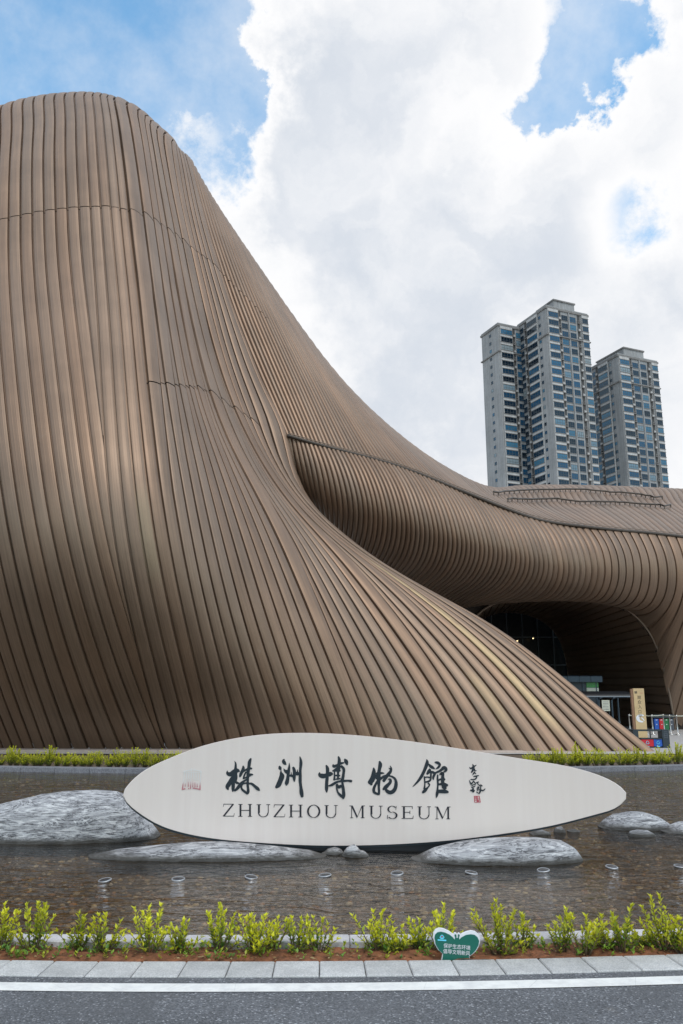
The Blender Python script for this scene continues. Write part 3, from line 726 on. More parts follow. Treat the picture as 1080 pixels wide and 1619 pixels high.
# ================================================================== residential towers behind
def tower(name, label, corner, D, W, depth, rcols, lcols, raised, floors=27, st=2.87, top0=2.4):
    C = unp(*corner, D); H = C[2]; rz = math.atan2(6.58, 15.5)
    root = empty(name, (C[0], C[1], 0), rz); tag(root, label, 'tower', 'apartment towers behind the museum')
    m = MB().box(0, W, 0, depth, -.5, H-1.2); m.build('wall', 'tower_wall', root)
    MB().box(-.35, W+.35, -.35, depth+.35, H-1.2, H-.5).build('cornice', 'tower_trim', root)
    MB().box(-.1, W+.1, -.1, depth+.1, H-.5, H).build('parapet', 'tower_wall', root)
    MB().box(-.45, W+.45, -.45, depth+.45, H-top0-3*st+.35, H-top0-3*st+.75).build('belt_course', 'tower_trim', root)
    if raised:
        a, b = raised; MB().box(W*a, W*b, .6, depth*.6, H, H+2.6).build('roof_house', 'tower_wall', root)
        MB().box(W*a-.3, W*b+.3, .3, depth*.6+.3, H+2.6, H+3.1).build('roof_house_cornice', 'tower_trim', root)
    def win_mesh(w, h, n):
        f = MB(); t = .07
        f.box(0, w, .04, .05, 0, h, 1)
        for x in np.linspace(0, w-t, n+1): f.box(x, x+t, 0, .04, 0, h)
        f.box(0, w, -.01, .035, 0, t); f.box(0, w, -.01, .035, h-t, h); f.box(0, w, -.005, .036, h*.36, h*.36+t*.8)
        return f.mesh('window', ['window_frame', 'tower_glass'])
    rr = random.Random(int(corner[0]))
    for face, cols, span in (('R', rcols, W), ('L', lcols, depth)):
        for f0, f1, kind in cols:
            a, b = f0*span, f1*span; w = b-a; off = .0
            def put(me, nm, s, z, o):
                x = bpy.data.objects.new(nm, me); col.objects.link(x); x.parent = root
                if face == 'R': x.location = (s, -o, z)
                else: x.location = (-o, s+w, z); x.rotation_euler = (0, 0, -math.pi/2)
                return x
            if kind == 'bay':
                off = .55; bm_ = MB().box(0, w, 0, off, H-top0-floors*st, H-1.25)
                put(bm_.mesh('bay', 'tower_spandrel'), 'bay', a, 0, off)
            if kind == 'niche':
                bm_ = MB().box(0, w, -.0, .03, H-top0-floors*st, H-1.3); put(bm_.mesh('recess_shade_panel', 'tower_recess_shade'), 'recess_shade_panel', a, 0, .03)  # no recess is cut: a flat dark panel paints in its shade
                lm = MB()
                for i in range(floors):
                    z = H-top0-i*st; lm.box(0, w, 0, .45, z-2.0, z-1.75); lm.box(0, w, 0, .05, z-1.2, z-1.0); lm.box(.0, .12, 0, .4, z-1.75, z-.9)
                acm = MB().box(.1, min(w-.1, .95), .02, .38, 0, .62).mesh('air_conditioner', 'tower_spandrel')
                for i in range(floors):
                    if rr.random() < .6: put(acm, 'air_conditioner', a, H-top0-i*st-1.74, .47)
                put(lm.mesh('ledge_stack', 'tower_trim'), 'ledge_stack', a, 0, .48)['kind'] = 'stuff'; continue
            if kind == 'pier':
                put(MB().box(0, w, 0, .3, 0, H-1.25).mesh('pier', 'tower_wall'), 'pier', a, 0, .3); continue
            hh = 1.72 if kind == 'bay' else (1.1 if kind == 'small' else 1.95)
            mar = .12 if kind == 'bay' else .0
            me = win_mesh(w-2*mar, hh, 4 if w > 3 else (3 if w > 1.6 else 1))
            for i in range(floors):
                z = H-top0-i*st-hh
                x = put(me, 'window', a+mar if face == 'R' else a-mar, z, off+.06)
            if kind == 'win':
                sl = MB()
                for i in range(floors): sl.box(0, w, 0, .14, H-top0-i*st-hh-.14, H-top0-i*st-hh-.01)
                put(sl.mesh('window_sills', 'tower_trim'), 'window_sills', a, 0, .14)['kind'] = 'stuff'
            if kind == 'bay':
                sl = MB()
                for i in range(floors):
                    z = H-top0-i*st-hh; sl.box(-.12, w+.12, 0, .12, z-.22, z-.03); sl.box(-.1, w+.1, 0, .10, z+hh+.03, z+hh+.18)
                put(sl.mesh('bay_bands', 'tower_trim'), 'bay_bands', a, 0, off+.10)['kind'] = 'stuff'
    return root
RC = [(.015, .26, 'bay'), (.27, .34, 'niche'), (.355, .50, 'win'), (.515, .54, 'pier'), (.555, .70, 'win'), (.735, .80, 'niche'), (.83, .985, 'bay')]
LC = [(.20, .27, 'small'), (.29, .64, 'bay'), (.67, .76, 'niche'), (.80, .96, 'win')]
tower('apartment_tower', 'tallest grey apartment tower with stacked bay windows, middle of the three', (863, 482), 245, 16.9, 16, RC, LC, (.22, .72))
tower('apartment_tower', 'slim grey apartment tower with a blank pale side wall, leftmost of the three', (787, 510), 255, 13.5, 10.2, [(.04, .40, 'bay'), (.43, .50, 'niche'), (.53, .88, 'win')], [(.42, .54, 'small')], None)
tower('apartment_tower', 'lower grey apartment tower standing apart on the right of the taller two', (976, 558), 260, 17.6, 24, RC, [(.14, .19, 'small'), (.20, .40, 'bay'), (.42, .47, 'niche'), (.48, .57, 'win'), (.62, .78, 'bay'), (.84, .96, 'win')], (.20, .70))

# ================================================================== leaf-shaped name sign standing in the pond
SY = 10.9
sign = empty('museum_sign', (0, SY, ZW)); tag(sign, 'long leaf-shaped pale stone name sign with black lettering standing in the pond', 'sign')
SO = np.array([0, SY, ZW])
OUTL = [(194,1258),(203,1240),(230,1217),(265,1200),(300,1186),(340,1174),(380,1166),(420,1161),(465,1159),(540,1161),(640,1171),(740,1186),(840,1202),(920,1217),(962,1232),(985,1247),(992,1258),
        (986,1269),(950,1286),(880,1304),(800,1318),(700,1330),(600,1336),(500,1337),(400,1332),(330,1325),(285,1316),(250,1304),(217,1284),(200,1269)]
def closed_smooth(pts, n):
    P = np.array(pts, float); P = np.vstack([P[-3:], P, P[:4]]); s = np.r_[0, np.cumsum(np.linalg.norm(np.diff(P, axis=0), axis=1))]
    return natural_spline(s, P, np.linspace(s[3], s[-4], n, endpoint=False))
def prism(P, y0, y1, mats=0, inset=0.0):
    """solid from an (x,z) outline between depths y0 (front) and y1"""
    m = MB(); n = len(P); V = []
    c = P.mean(0)
    for y, k in ((y0, 1-inset), (y0+(.012 if inset else 0), 1), (y1, 1)):
        V += [(c[0]+(p[0]-c[0])*k, y, c[1]+(p[1]-c[1])*k) for p in P]
    F = [tuple(range(n)), tuple(range(2*n, 3*n))[::-1]]
    for r in (0, n): F += [(r+(j+1) % n, r+j, r+n+j, r+n+(j+1) % n) for j in range(n)]
    return m.add(V, F)
SP = closed_smooth(OUTL, 150); SPW = np.array([unp(x, y, SY)[[0, 2]]-np.array([0, ZW]) for x, y in SP])
prism(SPW, 0, .03, inset=.0035).build('face_plate', 'sign_face', sign)
BK = SPW.copy(); BK[:, 1] -= .030; BK[:, 0] -= .006
prism(BK*np.array([.996, 1.0]), .032, .26).build('core', 'dark_metal', sign)
MB().box(-1.3, 2.0, .05, .24, -.25, .12).build('foot', 'black', sign)

def stroke(m, pts, org, sc, plane, off, n=None):
    """brush stroke: (x, y, width) in the drawing, laid flat on the sign"""
    P = np.array(pts, float)
    if len(P) > 2: P = smooth_curve(P, max(10, 5*len(P)))
    else: P = np.linspace(P[0], P[-1], 6)
    T = np.gradient(P[:, :2], axis=0); T /= np.linalg.norm(T, axis=1, keepdims=True)+1e-9; Nn = np.stack([-T[:, 1], T[:, 0]], 1)
    w = np.maximum(P[:, 2:3], 2)/2
    L, Rr = P[:, :2]+Nn*w, P[:, :2]-Nn*w
    c0 = [P[0, :2]+w[0]*(-T[0]*math.sin(a)*.8+Nn[0]*math.cos(a)) for a in np.linspace(math.pi, 0, 7)]
    c1 = [P[-1, :2]+w[-1]*(T[-1]*math.sin(a)*.8+Nn[-1]*math.cos(a)) for a in np.linspace(0, math.pi, 7)]
    def to3(q):
        p = plane(org[0]+q[0]/sc, org[1]+q[1]/sc); return (p[0], p[1]-off, p[2])
    k = len(P); V = [to3(q) for q in L]+[to3(q) for q in Rr]; m.add(V, [(i, i+1, k+i+1, k+i) for i in range(k-1)])
    m.add([to3(q) for q in c0], [tuple(range(7))]); m.add([to3(q) for q in c1], [tuple(range(7))])
def sign_plane(px, py): return unp(px, py, SY)-SO
GLY = {
 0: ((350, 1190), 15.43, [[(325,205,10),(350,270,45),(350,350,60),(345,430,90),(330,520,120),(325,600,100),(295,700,95),(290,800,85),(285,900,70),(280,945,30)],
   [(150,440,12),(165,510,90),(220,525,110),(320,470,130),(390,440,110),(440,455,40)],[(300,560,60),(240,660,90),(190,760,110),(150,830,100),(165,890,50)],
   [(375,540,35),(378,640,26),(360,720,60),(400,740,60),(428,742,36)],[(535,330,40),(538,380,70),(510,450,72),(470,540,70),(452,585,40)],
   [(500,500,40),(550,445,45),(620,410,50),(690,385,60),(740,385,42)],[(720,150,45),(690,220,80),(675,330,75),(655,450,85),(650,560,70),(645,680,60),(645,800,60),(655,900,65),(645,980,65),(625,1005,40)],
   [(600,470,30),(560,560,45),(538,635,36)],[(560,620,40),(620,600,50),(700,540,70),(768,535,30)],[(640,640,30),(560,690,50),(480,760,80),(400,860,75),(330,925,50)],
   [(620,740,40),(540,755,40),(490,820,45),(500,880,50),(560,940,60),(620,990,50)],[(670,750,40),(740,760,60),(820,820,70),(890,880,80),(928,915,40)]]),
 1: ((425, 1190), 15.43, [[(375,160,30),(365,215,85),(395,265,75),(425,285,25)],[(265,335,45),(275,375,80),(298,415,30)],[(300,420,12),(300,490,60),(320,560,120),(285,680,120),(240,780,120),(185,840,70)],
   [(365,385,10),(390,430,50),(440,470,90),(470,500,60)],[(500,250,12),(500,330,45),(485,450,75),(470,560,75),(460,650,85),(435,750,90),(430,795,25)],[(500,560,50),(550,560,60),(600,580,60)],
   [(600,365,60),(620,420,75),(625,520,80),(620,620,75),(625,695,35)],[(548,470,8),(550,540,30)],[(640,510,60),(700,510,90),(745,520,60)],[(700,412,10),(700,475,40)],
   [(760,100,25),(780,180,60),(785,260,75),(772,400,65),(768,550,75),(768,700,75),(785,850,75),(800,980,95),(815,1065,70)]]),
 2: ((495, 1190), 15.43, [[(160,485,25),(175,545,100),(250,570,115),(340,545,100),(420,520,110),(482,520,30)],[(325,315,40),(350,380,80),(350,500,75),(340,650,80),(330,800,80),(330,900,75),(335,965,25)],
   [(620,100,40),(640,180,75),(630,280,80),(620,380,100),(612,470,60),(610,560,50),(605,650,40)],[(490,290,30),(505,330,75),(580,310,60),(680,260,60),(750,247,30)],[(775,160,40),(805,210,95),(832,285,50)],
   [(640,340,60),(570,395,60),(485,445,40)],[(520,450,30),(525,560,40),(515,660,50)],[(545,440,50),(620,430,60),(660,440,40)],[(540,555,35),(620,555,45),(650,560,40)],[(530,650,30),(600,640,40),(660,630,40)],
   [(690,330,60),(745,390,70),(745,500,65),(730,600,75),(705,690,80)],[(375,810,30),(450,790,60),(540,735,60),(640,700,50),(740,690,60),(850,682,50),(930,692,65)],
   [(715,720,50),(730,830,70),(745,950,78),(745,1060,80),(735,1110,55)],[(740,1090,60),(660,1030,65),(605,960,45),(580,870,42),(578,780,50)],[(590,770,40),(620,835,80),(680,812,70)]]),
 3: ((575, 1195), 15.43, [[(388,140,45),(405,210,95),(390,300,85),(370,420,90),(365,520,100),(370,640,80),(370,760,60),(375,880,60),(370,940,55)],[(245,300,40),(250,380,90),(235,490,115),(200,590,130),(150,650,110)],[(130,630,60),(190,690,70)],
   [(300,480,60),(330,540,90)],[(330,440,80),(420,420,60),(495,422,25)],[(335,620,60),(290,700,60),(250,800,70),(255,880,70),(300,915,60),(350,930,60)],
   [(645,240,10),(670,300,45),(655,380,70),(600,450,80),(540,530,80),(490,610,70)],[(610,295,10),(650,320,40)],[(400,570,60),(500,500,60),(580,480,50),(650,490,40)],
   [(640,490,40),(720,520,50),(780,590,60),(790,680,80),(770,790,90),(710,870,95),(640,892,95),(570,855,80),(535,810,50)],[(590,570,15),(650,580,60),(655,625,70),(600,700,80),(520,780,90),(480,812,50)]]),
 4: ((645, 1195), 15.43, [[(455,85,15),(470,160,80),(440,260,85),(390,380,75),(330,500,75),(260,600,60),(200,670,45),(120,748,18)],[(510,200,30),(560,260,75),(610,290,65),(652,318,20)],
   [(525,315,25),(510,380,85),(470,440,50)],[(545,330,30),(560,430,45),(558,520,45),(545,590,50),(430,640,40)],[(430,520,35),(500,520,35),(550,535,40)],[(400,510,40),(410,600,36),(410,720,36),(400,800,55)],
   [(495,670,40),(525,692,36),(475,780,45),(420,840,80),(365,890,60)],[(665,160,40),(730,170,70),(775,215,60),(740,280,55),(680,322,15)],[(550,375,30),(610,400,60),(650,430,60),(625,500,60),(620,575,30)],
   [(650,425,45),(740,385,55),(820,335,65),(890,290,90),(930,335,75),(880,390,40)],[(780,450,40),(840,430,85),(855,520,60),(880,580,70)],[(725,470,40),(722,560,45),(730,680,45),(722,800,45),(715,900,70),(700,980,50),(690,1020,20)],
   [(740,600,40),(810,570,50),(860,600,70)],[(740,700,45),(830,690,70),(900,710,100),(955,712,65)],[(880,740,90),(900,790,90)],[(745,865,85),(840,865,95),(930,872,85),(972,882,55)],[(850,480,70),(845,620,80),(880,760,110)]]),
 5: ((730, 1200), 21.58, [[(375,175,20),(395,240,60),(400,320,80),(370,400,70),(332,455,40)],[(265,275,15),(300,320,50),(400,270,60),(498,208,20)],[(440,340,40),(445,390,50),(508,396,14)],[(440,450,50),(400,500,46),(372,542,22)],[(440,460,40),(480,505,30)],
   [(412,592,40),(500,580,52),(575,562,35)],[(510,590,40),(490,660,45),(420,695,40),(312,695,40)],[(252,718,10),(290,800,45),(318,865,46)],[(400,748,36),(370,800,38),(330,840,46)],[(400,748,28),(440,800,36),(475,850,30)],[(470,860,30),(420,872,30),(370,860,26)],
   [(340,900,36),(400,930,28)],[(400,940,28),(440,940,28),(460,900,22)],[(335,960,36),(400,985,36)],[(390,990,40),(380,1050,66),(300,1070,46)],[(360,1080,50),(390,1110,60),(430,1060,36)],[(492,805,30),(570,782,42)],[(520,810,28),(600,890,36),(650,922,40)],
   [(640,862,20),(690,918,46)],[(640,930,36),(640,1050,42),(620,1130,56),(592,1178,28)],[(592,1178,28),(512,1130,40)],[(565,940,36),(530,1000,36),(540,1080,28)],[(580,960,30),(590,1040,34),(640,1060,34)],[(640,1040,36),(710,1072,52),(760,1050,42),(798,1012,24)]])}
for k, (org, sc, sts) in GLY.items():
    m = MB()
    for i, s in enumerate(sts): stroke(m, s, org, sc, sign_plane, .004+.00025*i)
    m.build('brush_character' if k < 5 else 'signature', 'ink', sign)
m = MB(); so = (730, 1200)
for i, s in enumerate([[(425,1270,26),(600,1265,22)],[(600,1268,26),(635,1475,26)],[(640,1472,22),(450,1475,22)],[(430,1280,22),(440,1470,24)],[(525,1290,40),(530,1470,40)],[(440,1320,24),(500,1300,30)],[(445,1360,26),(520,1350,22)],[(450,1410,20),(510,1400,18)],[(560,1330,22),(610,1330,22)],[(580,1380,20),(585,1460,22)],[(555,1390,18),(560,1460,18)]]):
    stroke(m, s, so, 21.58, sign_plane, .004+.00025*i)
m.build('seal', 'red_seal', sign)
m = MB(); eo = (280, 1205)
for i, s in enumerate([[(235,310,40),(360,285,34),(470,265,34)],[(590,265,34),(720,285,34),(830,315,40)],[(500,215,36),(500,300,40)],[(585,225,36),(580,300,36)],[(255,330,44),(235,560,34),(210,740,40),(185,920,46)],[(825,320,40),(805,560,36),(790,760,40),(785,930,46)],
    [(175,930,44),(275,905,44)],[(550,885,44),(660,900,40),(790,935,44)],[(330,370,40),(322,530,40)],[(412,365,40),(400,530,40)],[(490,365,40),(482,530,40)],[(570,380,36),(575,530,36)],[(650,370,36),(655,530,36)],[(725,380,32),(735,600,30)],
    [(300,570,26),(490,565,26)],[(545,570,26),(700,580,26)],[(310,600,34),(280,820,40)],[(390,610,30),(385,830,34)],[(475,600,32),(462,900,36)],[(545,660,32),(540,840,36)],[(615,690,32),(615,840,40)],[(690,700,32),(695,840,44)],[(400,890,36),(402,905,36)],[(240,340,24),(800,345,24)]]):
    stroke(m, s, eo, 21.6, sign_plane, .004+.00025*i)
m.build('emblem', 'emblem_paint', sign)
# serif capitals, drawn in a unit cap height: (polygons)
TH, TN, SF = .13, .055, .05
def stem(x, y0=0, y1=1, w=TH): return [(x-w/2, y0), (x+w/2, y0), (x+w/2, y1), (x-w/2, y1)]
def serif(x, y, w=.30): return [(x-w/2, y), (x+w/2, y), (x+w/2, y+SF), (x-w/2, y+SF)]
def arcband(cx, cy, rx, ry, a0, a1, t0, t1, n=18):
    P = []; Q = []
    for a in np.linspace(R(a0), R(a1), n):
        t = t0+(t1-t0)*abs(math.cos(a)); P.append((cx+rx*math.cos(a), cy+ry*math.sin(a))); Q.append((cx+(rx-t)*math.cos(a), cy+(ry-t*.8)*math.sin(a)))
    return [[P[i], P[i+1], Q[i+1], Q[i]] for i in range(n-1)]
CAP = {
 'Z': [[(.02, 0), (.86, 0), (.86, SF), (.02, SF)], [(.06, 1-SF), (.86, 1-SF), (.86, 1), (.06, 1)], [(.02, SF), (.17, SF), (.86, 1-SF), (.71, 1-SF)], [(.06, 1-SF), (.10, 1-SF), (.06, .76), (.03, .76)], [(.84, SF), (.88, .26), (.91, .26), (.86, 0)]],
 'H': [stem(.18), stem(.86), serif(.18, 0), serif(.18, 1-SF), serif(.86, 0), serif(.86, 1-SF), [(.18, .47), (.86, .47), (.86, .53), (.18, .53)]],
 'U': [stem(.18, .32, 1), stem(.82, .32, 1, TN), serif(.18, 1-SF), serif(.82, 1-SF, .26)]+arcband(.48, .34, .365, .36, 180, 360, .06, .085),
 'O': arcband(.5, .5, .5, .52, 0, 360, .05, .14, 40),
 'M': [stem(.16, 0, 1, TN), stem(1.0, 0, 1), serif(.16, 0, .24), serif(1.0, 0, .28), serif(.10, 1-SF, .22), serif(1.06, 1-SF, .22), [(.10, 1), (.24, 1), (.63, .12), (.55, .0)], [(.55, 0), (.60, .06), (1.0, 1), (.93, 1)]],
 'E': [stem(.18), serif(.14, 0, .24), serif(.14, 1-SF, .24), [(.18, 0), (.78, 0), (.78, SF), (.18, SF)], [(.18, 1-SF), (.74, 1-SF), (.74, 1), (.18, 1)], [(.18, .49), (.58, .49), (.58, .54), (.18, .54)], [(.75, SF), (.80, .25), (.83, .25), (.80, 0)], [(.71, 1-SF), (.74, .78), (.77, .78), (.76, 1)], [(.56, .38), (.60, .38), (.60, .65), (.56, .65)]],
 'S': arcband(.36, .74, .30, .28, 35, 268, .05, .11)+arcband(.38, .26, .33, .29, -145, 92, .05, .12)+[[(.58, .72), (.62, .72), (.64, 1.0), (.60, 1.0)], [(.06, .30), (.10, .30), (.08, -.02), (.04, -.02)]]}
ROW = [('Z', 352.6, 371), ('H', 377, 398.7), ('U', 406, 427.2), ('Z', 432.7, 451), ('H', 457, 478.5), ('O', 485.6, 506.6), ('U', 513, 534),
       ('M', 552.5, 577), ('U', 583.8, 605.1), ('S', 612, 628.6), ('E', 635, 654), ('U', 660, 681.4), ('M', 687.3, 712.3)]
for ch, x0, x1 in ROW:
    xs = [p[0] for q in CAP[ch] for p in q]; a, b = min(xs), max(xs); m = MB()
    by = 1290.8+(x0-352)/360*4.6; top = 1270.8+(x0-352)/360*4.8
    for i, q in enumerate(CAP[ch]):
        V = []
        for x, y in q:
            p = sign_plane(x0+(x-a)/(b-a)*(x1-x0), by+(top-by)*y); V.append((p[0], p[1]-.004-.0002*i, p[2]))
        m.add(V, [tuple(range(len(V)))])
    m.build('letter', 'letter', sign)

# ================================================================== rocks in the pond
def rock(label, top, base_y, depth, seed, rough=.04, name='boulder', cat='rock', sink=.12):
    """boulder from its skyline: top = [(px, py)], standing in the water at base_y"""
    x0, x1 = top[0][0], top[-1][0]; Y = gnd((x0+x1)/2, base_y, ZW)[1]+depth*.42
    c = unp((x0+x1)/2, base_y, Y); root_loc = np.array([c[0], Y, ZW])
    T = np.array(top, float); nx, na = 64, 40; V = []; F = []
    hz = unp(540, base_y, Y)[2]
    mx = 0
    for i in range(nx+1):
        s = i/nx; s = .5-.5*math.cos(math.pi*s); px = x0+(x1-x0)*s; py = np.interp(px, T[:, 0], T[:, 1]); P = unp(px, py, Y)
        H = max(.012, P[2]-ZW); X = P[0]-root_loc[0]; e = max(.03, math.sqrt(max(0, 1-(2*s-1)**2))**.8)
        for j in range(na):
            a = 2*math.pi*j/na; ca, sa = math.cos(a), math.sin(a)
            y = depth/2*e*math.copysign(abs(ca)**.72, ca); z = (H if sa > 0 else sink)*math.copysign(abs(sa)**.78, sa)*(1 if sa > 0 else e)
            q = Vector((X*2.2+seed*3.1, y*2.2, z*3.0)); f = mnoise.fractal(q, 1.0, 2.0, 5)*rough; r = mnoise.ridged_multi_fractal(q*1.5, 1.0, 2.0, 4, 1.0, 2.0)*rough*.35
            V.append((X+f*.5*e, y*(1+f*1.4)+r*.3*e, z*(1+(f-r*.5)*.9)))
    for i in range(nx):
        for j in range(na): F.append((i*na+j, i*na+(j+1) % na, (i+1)*na+(j+1) % na, (i+1)*na+j))
    F += [tuple(range(na))[::-1], tuple(nx*na+j for j in range(na))]
    o = obj(name, mesh_np(name, V, F, 'gneiss', True), None, tuple(root_loc)); return tag(o, label, cat)
rock('largest grey swirl-veined boulder, left of the name sign', [(-70,1330),(-50,1295),(-20,1277),(20,1266),(60,1256),(100,1252),(150,1250),(180,1252),(200,1258),(215,1275),(228,1295),(240,1310),(252,1326)], 1333, 1.3, 1)
rock('long low grey boulder lying in front of the sign, left of centre', [(140,1362),(150,1352),(180,1345),(230,1340),(300,1334),(350,1333),(400,1337),(450,1342),(490,1346),(508,1352),(516,1358)], 1361, .75, 2, .03)
rock('smooth grey slab-shaped boulder in front of the right half of the sign', [(650,1366),(665,1354),(690,1342),(730,1333),(770,1328),(820,1325),(860,1326),(890,1330),(908,1341),(917,1353),(920,1362)], 1367, .85, 3, .03)
rock('rounded banded boulder off the right tip of the sign', [(947,1312),(958,1298),(975,1288),(1000,1284),(1020,1285),(1040,1291),(1054,1300),(1063,1311)], 1313, .75, 4, .03)
rock('boulder cut off by the right edge of the picture', [(1046,1319),(1062,1308),(1080,1301),(1105,1297),(1130,1304),(1150,1318)], 1320, .7, 5, .03)
rock('small flat stone in front of the rounded banded boulder', [(994,1322),(999,1314),(1010,1312),(1025,1313),(1033,1317),(1036,1323)], 1324, .25, 6, .05, 'stone', 'rock')
rock('small flat stone at the right end of the long low boulder', [(509,1350),(516,1343),(528,1340),(538,1343),(546,1350)], 1352, .25, 7, .08, 'stone', 'rock')
rock('small craggy dark stone under the middle of the sign', [(540,1352),(545,1341),(552,1337),(562,1343),(575,1346),(583,1352)], 1356, .28, 8, .16, 'stone', 'rock')
rock('small dark wet stone under the right part of the sign, the left one of three', [(838,1320),(848,1314),(858,1312),(866,1315),(870,1320)], 1321, .3, 9, .12, 'stone', 'rock')
rock('bluish stone sticking up under the right part of the sign', [(877,1316),(881,1309),(888,1307),(893,1316)], 1317, .2, 10, .12, 'stone', 'rock')
rock('pale flat stone nearest the tip of the sign, right one of three', [(897,1315),(903,1312),(910,1311),(916,1315)], 1316, .2, 11, .08, 'stone', 'rock')

# pebbles on the pond floor
def pebbles(n):
    ico = [(0, 0, 1)]+[(.894*math.cos(2*math.pi*i/5), .894*math.sin(2*math.pi*i/5), .447) for i in range(5)]+[(.894*math.cos(2*math.pi*(i+.5)/5), .894*math.sin(2*math.pi*(i+.5)/5), -.447) for i in range(5)]
    f = [(0, 1+i, 1+(i+1) % 5) for i in range(5)]+[(1+i, 6+i, 1+(i+1) % 5) for i in range(5)]+[(6+i, 6+(i+1) % 5, 1+(i+1) % 5) for i in range(5)]
    I = np.array(ico); V = []; F = []; T = []
    pal = np.array([(.32, .27, .20), (.22, .15, .08), (.42, .40, .37), (.14, .10, .06), (.28, .19, .10), (.10, .08, .06), (.50, .47, .43), (.36, .22, .12), (.18, .14, .08)])
    r = np.random.RandomState(3)
    for i in range(n):
        t = r.rand(); y = 6.95+15.5*t**1.9; x = (r.rand()*2-1)*(3.6+.42*(y-6.9)); yy = y+.0145*(x+.9)**2
        s = r.uniform(.012, .036)*(1.25 if r.rand() < .1 else 1)*(1+(y-7)*.03); a = r.rand()*6.3; sc = np.array([s*r.uniform(.8, 1.4), s*r.uniform(.6, 1), s*r.uniform(.35, .6)])
        P = I*sc; c, d = math.cos(a), math.sin(a); P = np.stack([P[:, 0]*c-P[:, 1]*d, P[:, 0]*d+P[:, 1]*c, P[:, 2]], 1)+np.array([x, yy, ZP+sc[2]*.35])
        k = len(V)*0+i*11; V.append(P); F += [tuple(q+k for q in t3) for t3 in f]; T.append(np.tile(np.r_[pal[r.randint(len(pal))]*r.uniform(.8, 1.5), 1], (11, 1)))
    me = mesh_np('pebbles', np.concatenate(V), F, 'pebbles', True); at = me.color_attributes.new('tint', 'FLOAT_COLOR', 'POINT'); at.data.foreach_set('color', np.concatenate(T).ravel())
    o = obj('pebbles', me); tag(o, 'brown and grey pebbles covering the floor of the shallow pond', 'pebbles', kind='stuff')
pebbles(9000)

ORD = ['first', 'second', 'third', 'fourth', 'fifth', 'sixth', 'seventh', 'eighth', 'ninth', 'tenth', 'eleventh', 'twelfth', 'thirteenth', 'fourteenth', 'fifteenth', 'sixteenth', 'seventeenth', 'eighteenth', 'nineteenth', 'twentieth',
       'twenty-first', 'twenty-second', 'twenty-third', 'twenty-fourth', 'twenty-fifth', 'twenty-sixth', 'twenty-seventh', 'twenty-eighth', 'twenty-ninth', 'thirtieth']
# row of little pond spotlights just breaking the surface
lm = MB().lathe([(.066, -.012), (.066, .004), (.056, .014), (.032, .020), (.001, .022)], n=20).mesh('dome', 'nozzle_glass', True)
gm = MB().lathe([(.060, .006), (.070, .002), (.072, .010), (.064, .016), (.060, .010)], n=20).mesh('rim', 'spot_metal', True)
for i, (x, y) in enumerate([(166,1391),(282,1389),(397,1386),(514,1383),(628,1380),(745,1379),(859,1375),(967,1370),(1075,1369)]):
    p = gnd(x, y, ZW+.01); o = empty('pond_spotlight', (p[0], p[1], ZW-.001)); o.rotation_euler = (R(random.uniform(3, 9)), R(random.uniform(-8, 8)), random.random()*.4)
    obj('dome', lm, o); obj('rim', gm, o); tag(o, 'small round silver spotlight at the water surface, %s from the left in the row' % ORD[i], 'spotlight', 'pond spotlights in a row')

# ================================================================== shrubs
def shrub_mesh(h, spread, nst, seed, leaf=.042, dens=1.0, yellow=.6):
    r = random.Random(seed); st = MB(); V = []; F = []; T = []
    def put(p, d, L):
        d = d.normalized(); s = d.cross(Vector((r.uniform(-.3, .3), r.uniform(-.3, .3), 1))).normalized(); n = s.cross(d)
        w = L*r.uniform(.20, .28); k = len(V); sag = n*(-L*.12)
        V.extend([p, p+d*L*.42+s*w+n*w*.35, p+d*L+sag, p+d*L*.42-s*w+n*w*.35, p+d*L*.5]); F.extend([(k, k+4, k+1), (k+4, k+2, k+1), (k, k+3, k+4), (k+4, k+3, k+2)])
    for i in range(nst):
        a = r.random()*6.283; q = r.random()**.6; hh = h*(r.uniform(.45, 1.0) if i % 3 else r.uniform(.22, .5))*(1-.25*q); b = Vector((math.cos(a)*spread*.25*q, math.sin(a)*spread*.18*q, -.02))
        e = Vector((math.cos(a)*spread*q, math.sin(a)*spread*.7*q, hh)); mid = (b+e)/2+Vector((r.uniform(-.02, .02), r.uniform(-.02, .02), hh*.08))
        pts = [b*(1-t)**2+mid*2*t*(1-t)+e*t*t for t in np.linspace(0, 1, 6)]
        st.tube([tuple(p) for p in pts], [.0045-.0028*t for t in np.linspace(0, 1, 6)], 4)
        n = max(4, int(hh/.021*dens)); t0 = r.uniform(.18, .42)
        for k in range(n):
            t = t0+(1-t0)*k/(n-1); p = b*(1-t)**2+mid*2*t*(1-t)+e*t*t; ax = (e-mid).normalized()
            for sgn in (0, 1) if k < n-1 else (0, 1, 2, 3):
                an = k*1.57+sgn*3.14+r.uniform(-.5, .5)+(sgn > 1)*1.57; side = Vector((math.cos(an), math.sin(an), r.uniform(.1, .5)))
                put(p, side*(1-t*.35)+ax*(.35+t*.65), leaf*r.uniform(.7, 1.2)*(1.1-.3*t))
                y = max(0, min(1, (t-.25)*1.25+r.uniform(-.35, .25)+yellow-.5)); c0 = Vector((.085, .19, .02)); c1 = Vector((.68, .66, .03)); c = c0.lerp(c1, y)*r.uniform(.8, 1.2)
                T.extend([(c[0], c[1], c[2], 1)]*5)
    me = mesh_np('foliage', V, F, 'leaf', False); at = me.color_attributes.new('tint', 'FLOAT_COLOR', 'POINT'); at.data.foreach_set('color', np.array(T).ravel())
    return st.mesh('stems', 'stem', True), me
